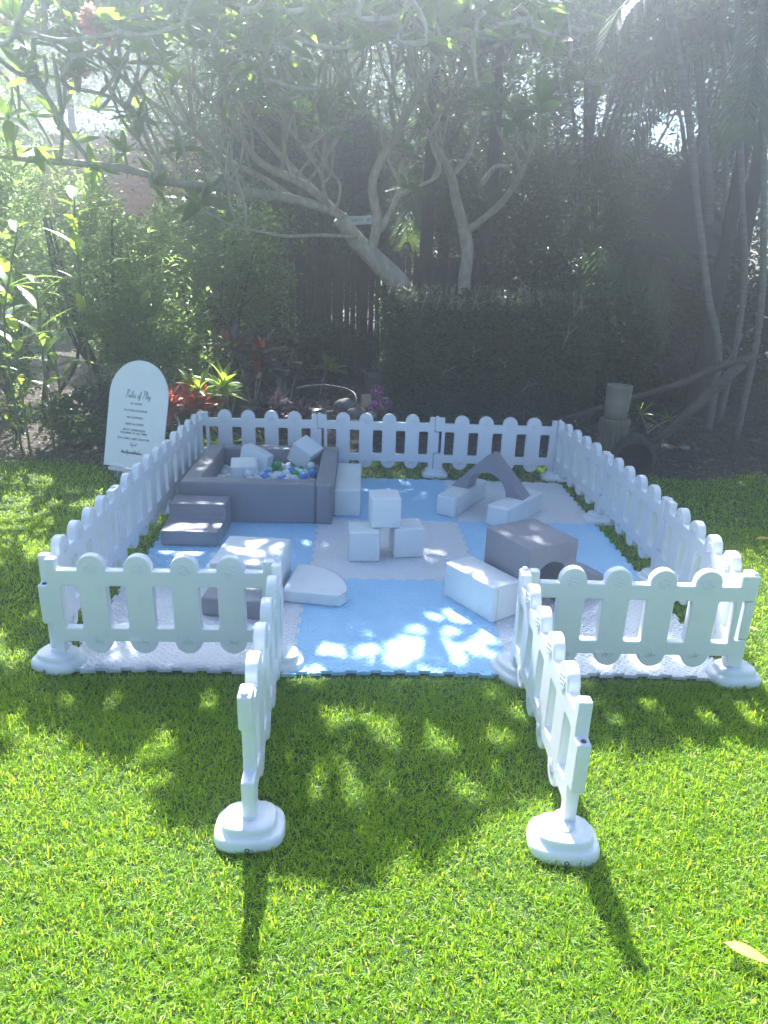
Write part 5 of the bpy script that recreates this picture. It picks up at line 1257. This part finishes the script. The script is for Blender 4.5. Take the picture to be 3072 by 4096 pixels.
# ------------------------------------------------------------------ rules sign on its easel
G = {  # pen strokes of a cursive hand, one unit = x-height
 'R': (1.25, [[(.2, 2.0), (.05, 2.2), (.35, 2.35), (.33, 1.2), (.12, -.2)], [(.3, 2.1), (.75, 2.5), (1.05, 2.1), (.75, 1.5), (.4, 1.25), (.7, .8), (1.15, .0)]]),
 'P': (1.05, [[(.2, 2.0), (.05, 2.2), (.35, 2.35), (.33, 1.2), (.12, -.3)], [(.3, 2.1), (.75, 2.5), (1.1, 2.1), (.8, 1.5), (.35, 1.2)]]),
 'u': (.8, [[(0, .2), (.12, .9), (.12, .2), (.35, .0), (.58, .9), (.58, .15), (.8, .15)]]),
 'l': (.5, [[(0, .15), (.35, 1.6), (.25, 2.1), (.12, 1.5), (.15, .2), (.5, .15)]]),
 'e': (.62, [[(0, .2), (.35, .6), (.32, .95), (.12, .75), (.15, .15), (.35, 0), (.62, .25)]]),
 's': (.6, [[(0, .1), (.35, .95), (.42, .4), (.25, 0), (.05, .12)], [(.3, .05), (.6, .15)]]),
 'o': (.75, [[(.4, .9), (.1, .7), (.12, .1), (.4, 0), (.58, .5), (.4, .9), (.75, .75)]]),
 'f': (.65, [[(0, .2), (.4, 1.7), (.3, 2.1), (.18, 1.5), (.1, -.7), (.3, -.4), (.25, .3), (.6, .5)]]),
 'a': (.8, [[(.5, .85), (.15, .75), (.1, .15), (.35, .1), (.52, .85), (.52, .15), (.8, .15)]]),
 'y': (.7, [[(0, .8), (.1, .2), (.35, .15), (.5, .9), (.4, -.6), (.15, -.9), (.1, -.5), (.6, .2)]]),
 'g': (.75, [[(.5, .85), (.15, .75), (.1, .2), (.35, .15), (.52, .85), (.4, -.6), (.15, -.9), (.1, -.5), (.7, .2)]]),
 'T': (1.0, [[(0, 2.0), (.5, 2.15), (1.1, 2.1)], [(.5, 2.1), (.45, 1.0), (.35, -.1)]]),
 '!': (.4, [[(.25, 2.0), (.18, .5)], [(.15, .12), (.14, .0)]]),
 '@': (1.3, [[(.8, 1.1), (.5, 1.0), (.4, .5), (.7, .4), (.85, 1.1), (.85, .5), (1.15, .6), (1.2, 1.3), (.7, 1.8), (.15, 1.2), (.1, .3), (.6, -.2), (1.1, 0)]]),
 'r': (.5, [[(0, .1), (.15, .9), (.2, .7), (.4, .85), (.35, .2), (.5, .15)]]),
 'i': (.35, [[(0, .15), (.12, .9), (.12, .15), (.35, .15)], [(.18, 1.35), (.19, 1.25)]]),
 't': (.5, [[(0, .2), (.25, 1.6), (.18, .15), (.5, .15)], [(0, 1.15), (.5, 1.25)]]),
 'v': (.62, [[(0, .8), (.18, .1), (.4, .9), (.62, .8)]]),
 'n': (.75, [[(0, .1), (.12, .9), (.12, .1), (.4, .9), (.5, .7), (.5, .15), (.75, .15)]]),
 'b': (.7, [[(0, .2), (.3, 1.7), (.2, 2.0), (.1, 1.2), (.12, .1), (.4, .05), (.5, .6), (.3, .85), (.7, .7)]]),
 ' ': (.6, [])}
def script(root, text, cx, cz, size, slant=.25, th=.0011, rise=0):
    wd = sum(G[c][0] for c in text)*size; x = cx-wd/2; paths = []
    for c in text:
        w_, ss = G[c]
        for s in ss:
            pts = [Vector((x+(px+slant*pz)*size, -.0072, cz+pz*size)) for px, pz in s]
            p, _ = catmull(pts, None, 4); paths.append((p, [th]*len(p)))
        x += w_*size
    link('lettering', tubes_me('lettering', paths, 4), root, MAT['ink'])
def sign():
    W, Hh = .57, .88
    M_ = Matrix.Translation((-2.077, 2.884, .10)) @ Matrix.Rotation(-.366, 4, 'Z') @ Matrix.Rotation(-.268, 4, 'X')
    root = empty('rules_sign', label='white arched rules of play board with black lettering', cat='sign'); root.matrix_world = M_
    poly = [(-W/2, 0), (W/2, 0)]+[(W/2*math.cos(R(a)), Hh-W/2+W/2*math.sin(R(a))) for a in range(0, 181, 6)]
    bevel(link('board', prism_me('board', poly, -.006, .006, 'y'), root, MAT['board']), .002, 2, 60)
    script(root, 'Rules of Play', -.0, .575, .026, th=.0013)
    script(root, 'Tag us!', -.01, .185, .014, th=.0009)
    script(root, '@realityeventsbrisbane', -.02, .118, .0145, th=.0013)
    for s, z, sz in (('NO SHOES', .520, .0235), ('NO FOOD OR DRINK', .463, .0235), ('NO FACEPAINT', .407, .0235), ('AGES 5 & UNDER', .353, .0235), ('ADULT SUPERVISION', .305, .0235), ('REQUIRED AT ALL TIMES', .279, .0235), ('PLAY SAFELY AND HAVE FUN', .233, .0235)):
        cu = bpy.data.curves.new('lettering', 'FONT'); cu.body = s; cu.size = sz; cu.extrude = .0003; cu.align_x = 'CENTER'; cu.offset = .0002; font_part(cu, root, (-.012, -.0068, z), (R(90), 0, 0))
    e = empty('easel', (-2.077, 2.884, 0), (0, 0, -.366), label='white easel holding up the arched rules sign', cat='easel')
    link('ledge', box_me('ledge', -.22, .24, -.03, .03, .072, .095), e, MAT['plastic'])
    for s in (-1, 1):
        P = [(s*.17, -.03, 0), (s*.14, .10, .45), (s*.05, .26, .80)]
        tube('leg', [(s*.17, .012, .0), (s*.15, .085, .3), (s*.08, .20, .68)], .016, e, MAT['plastic'], 4, n=1)
    tube('leg', [(0, .50, 0), (0, .24, .75)], .014, e, MAT['plastic'], 4, n=1)
sign()

# ------------------------------------------------------------------ air volume added in place of the lens glare
def veil():
    me = box_me('veil', -23.5, 23.5, -9.5, 25.5, -1.1, 10.6); o = link('veil', me)
    m = bpy.data.materials.new('veil_air'); m.use_nodes = True; nt = m.node_tree; nt.nodes.clear()
    out = nt.nodes.new('ShaderNodeOutputMaterial'); v = nt.nodes.new('ShaderNodeVolumePrincipled')
    v.inputs['Color'].default_value = (.80, .88, 1, 1); v.inputs['Density'].default_value = VEIL_DENSITY; v.inputs['Anisotropy'].default_value = .90
    nt.links.new(v.outputs[0], out.inputs['Volume']); me.materials.append(m)
    tag(o, 'thin pale air volume added to stand in for lens glare', 'veil', kind='stuff')
if VEIL_DENSITY > 0: veil()
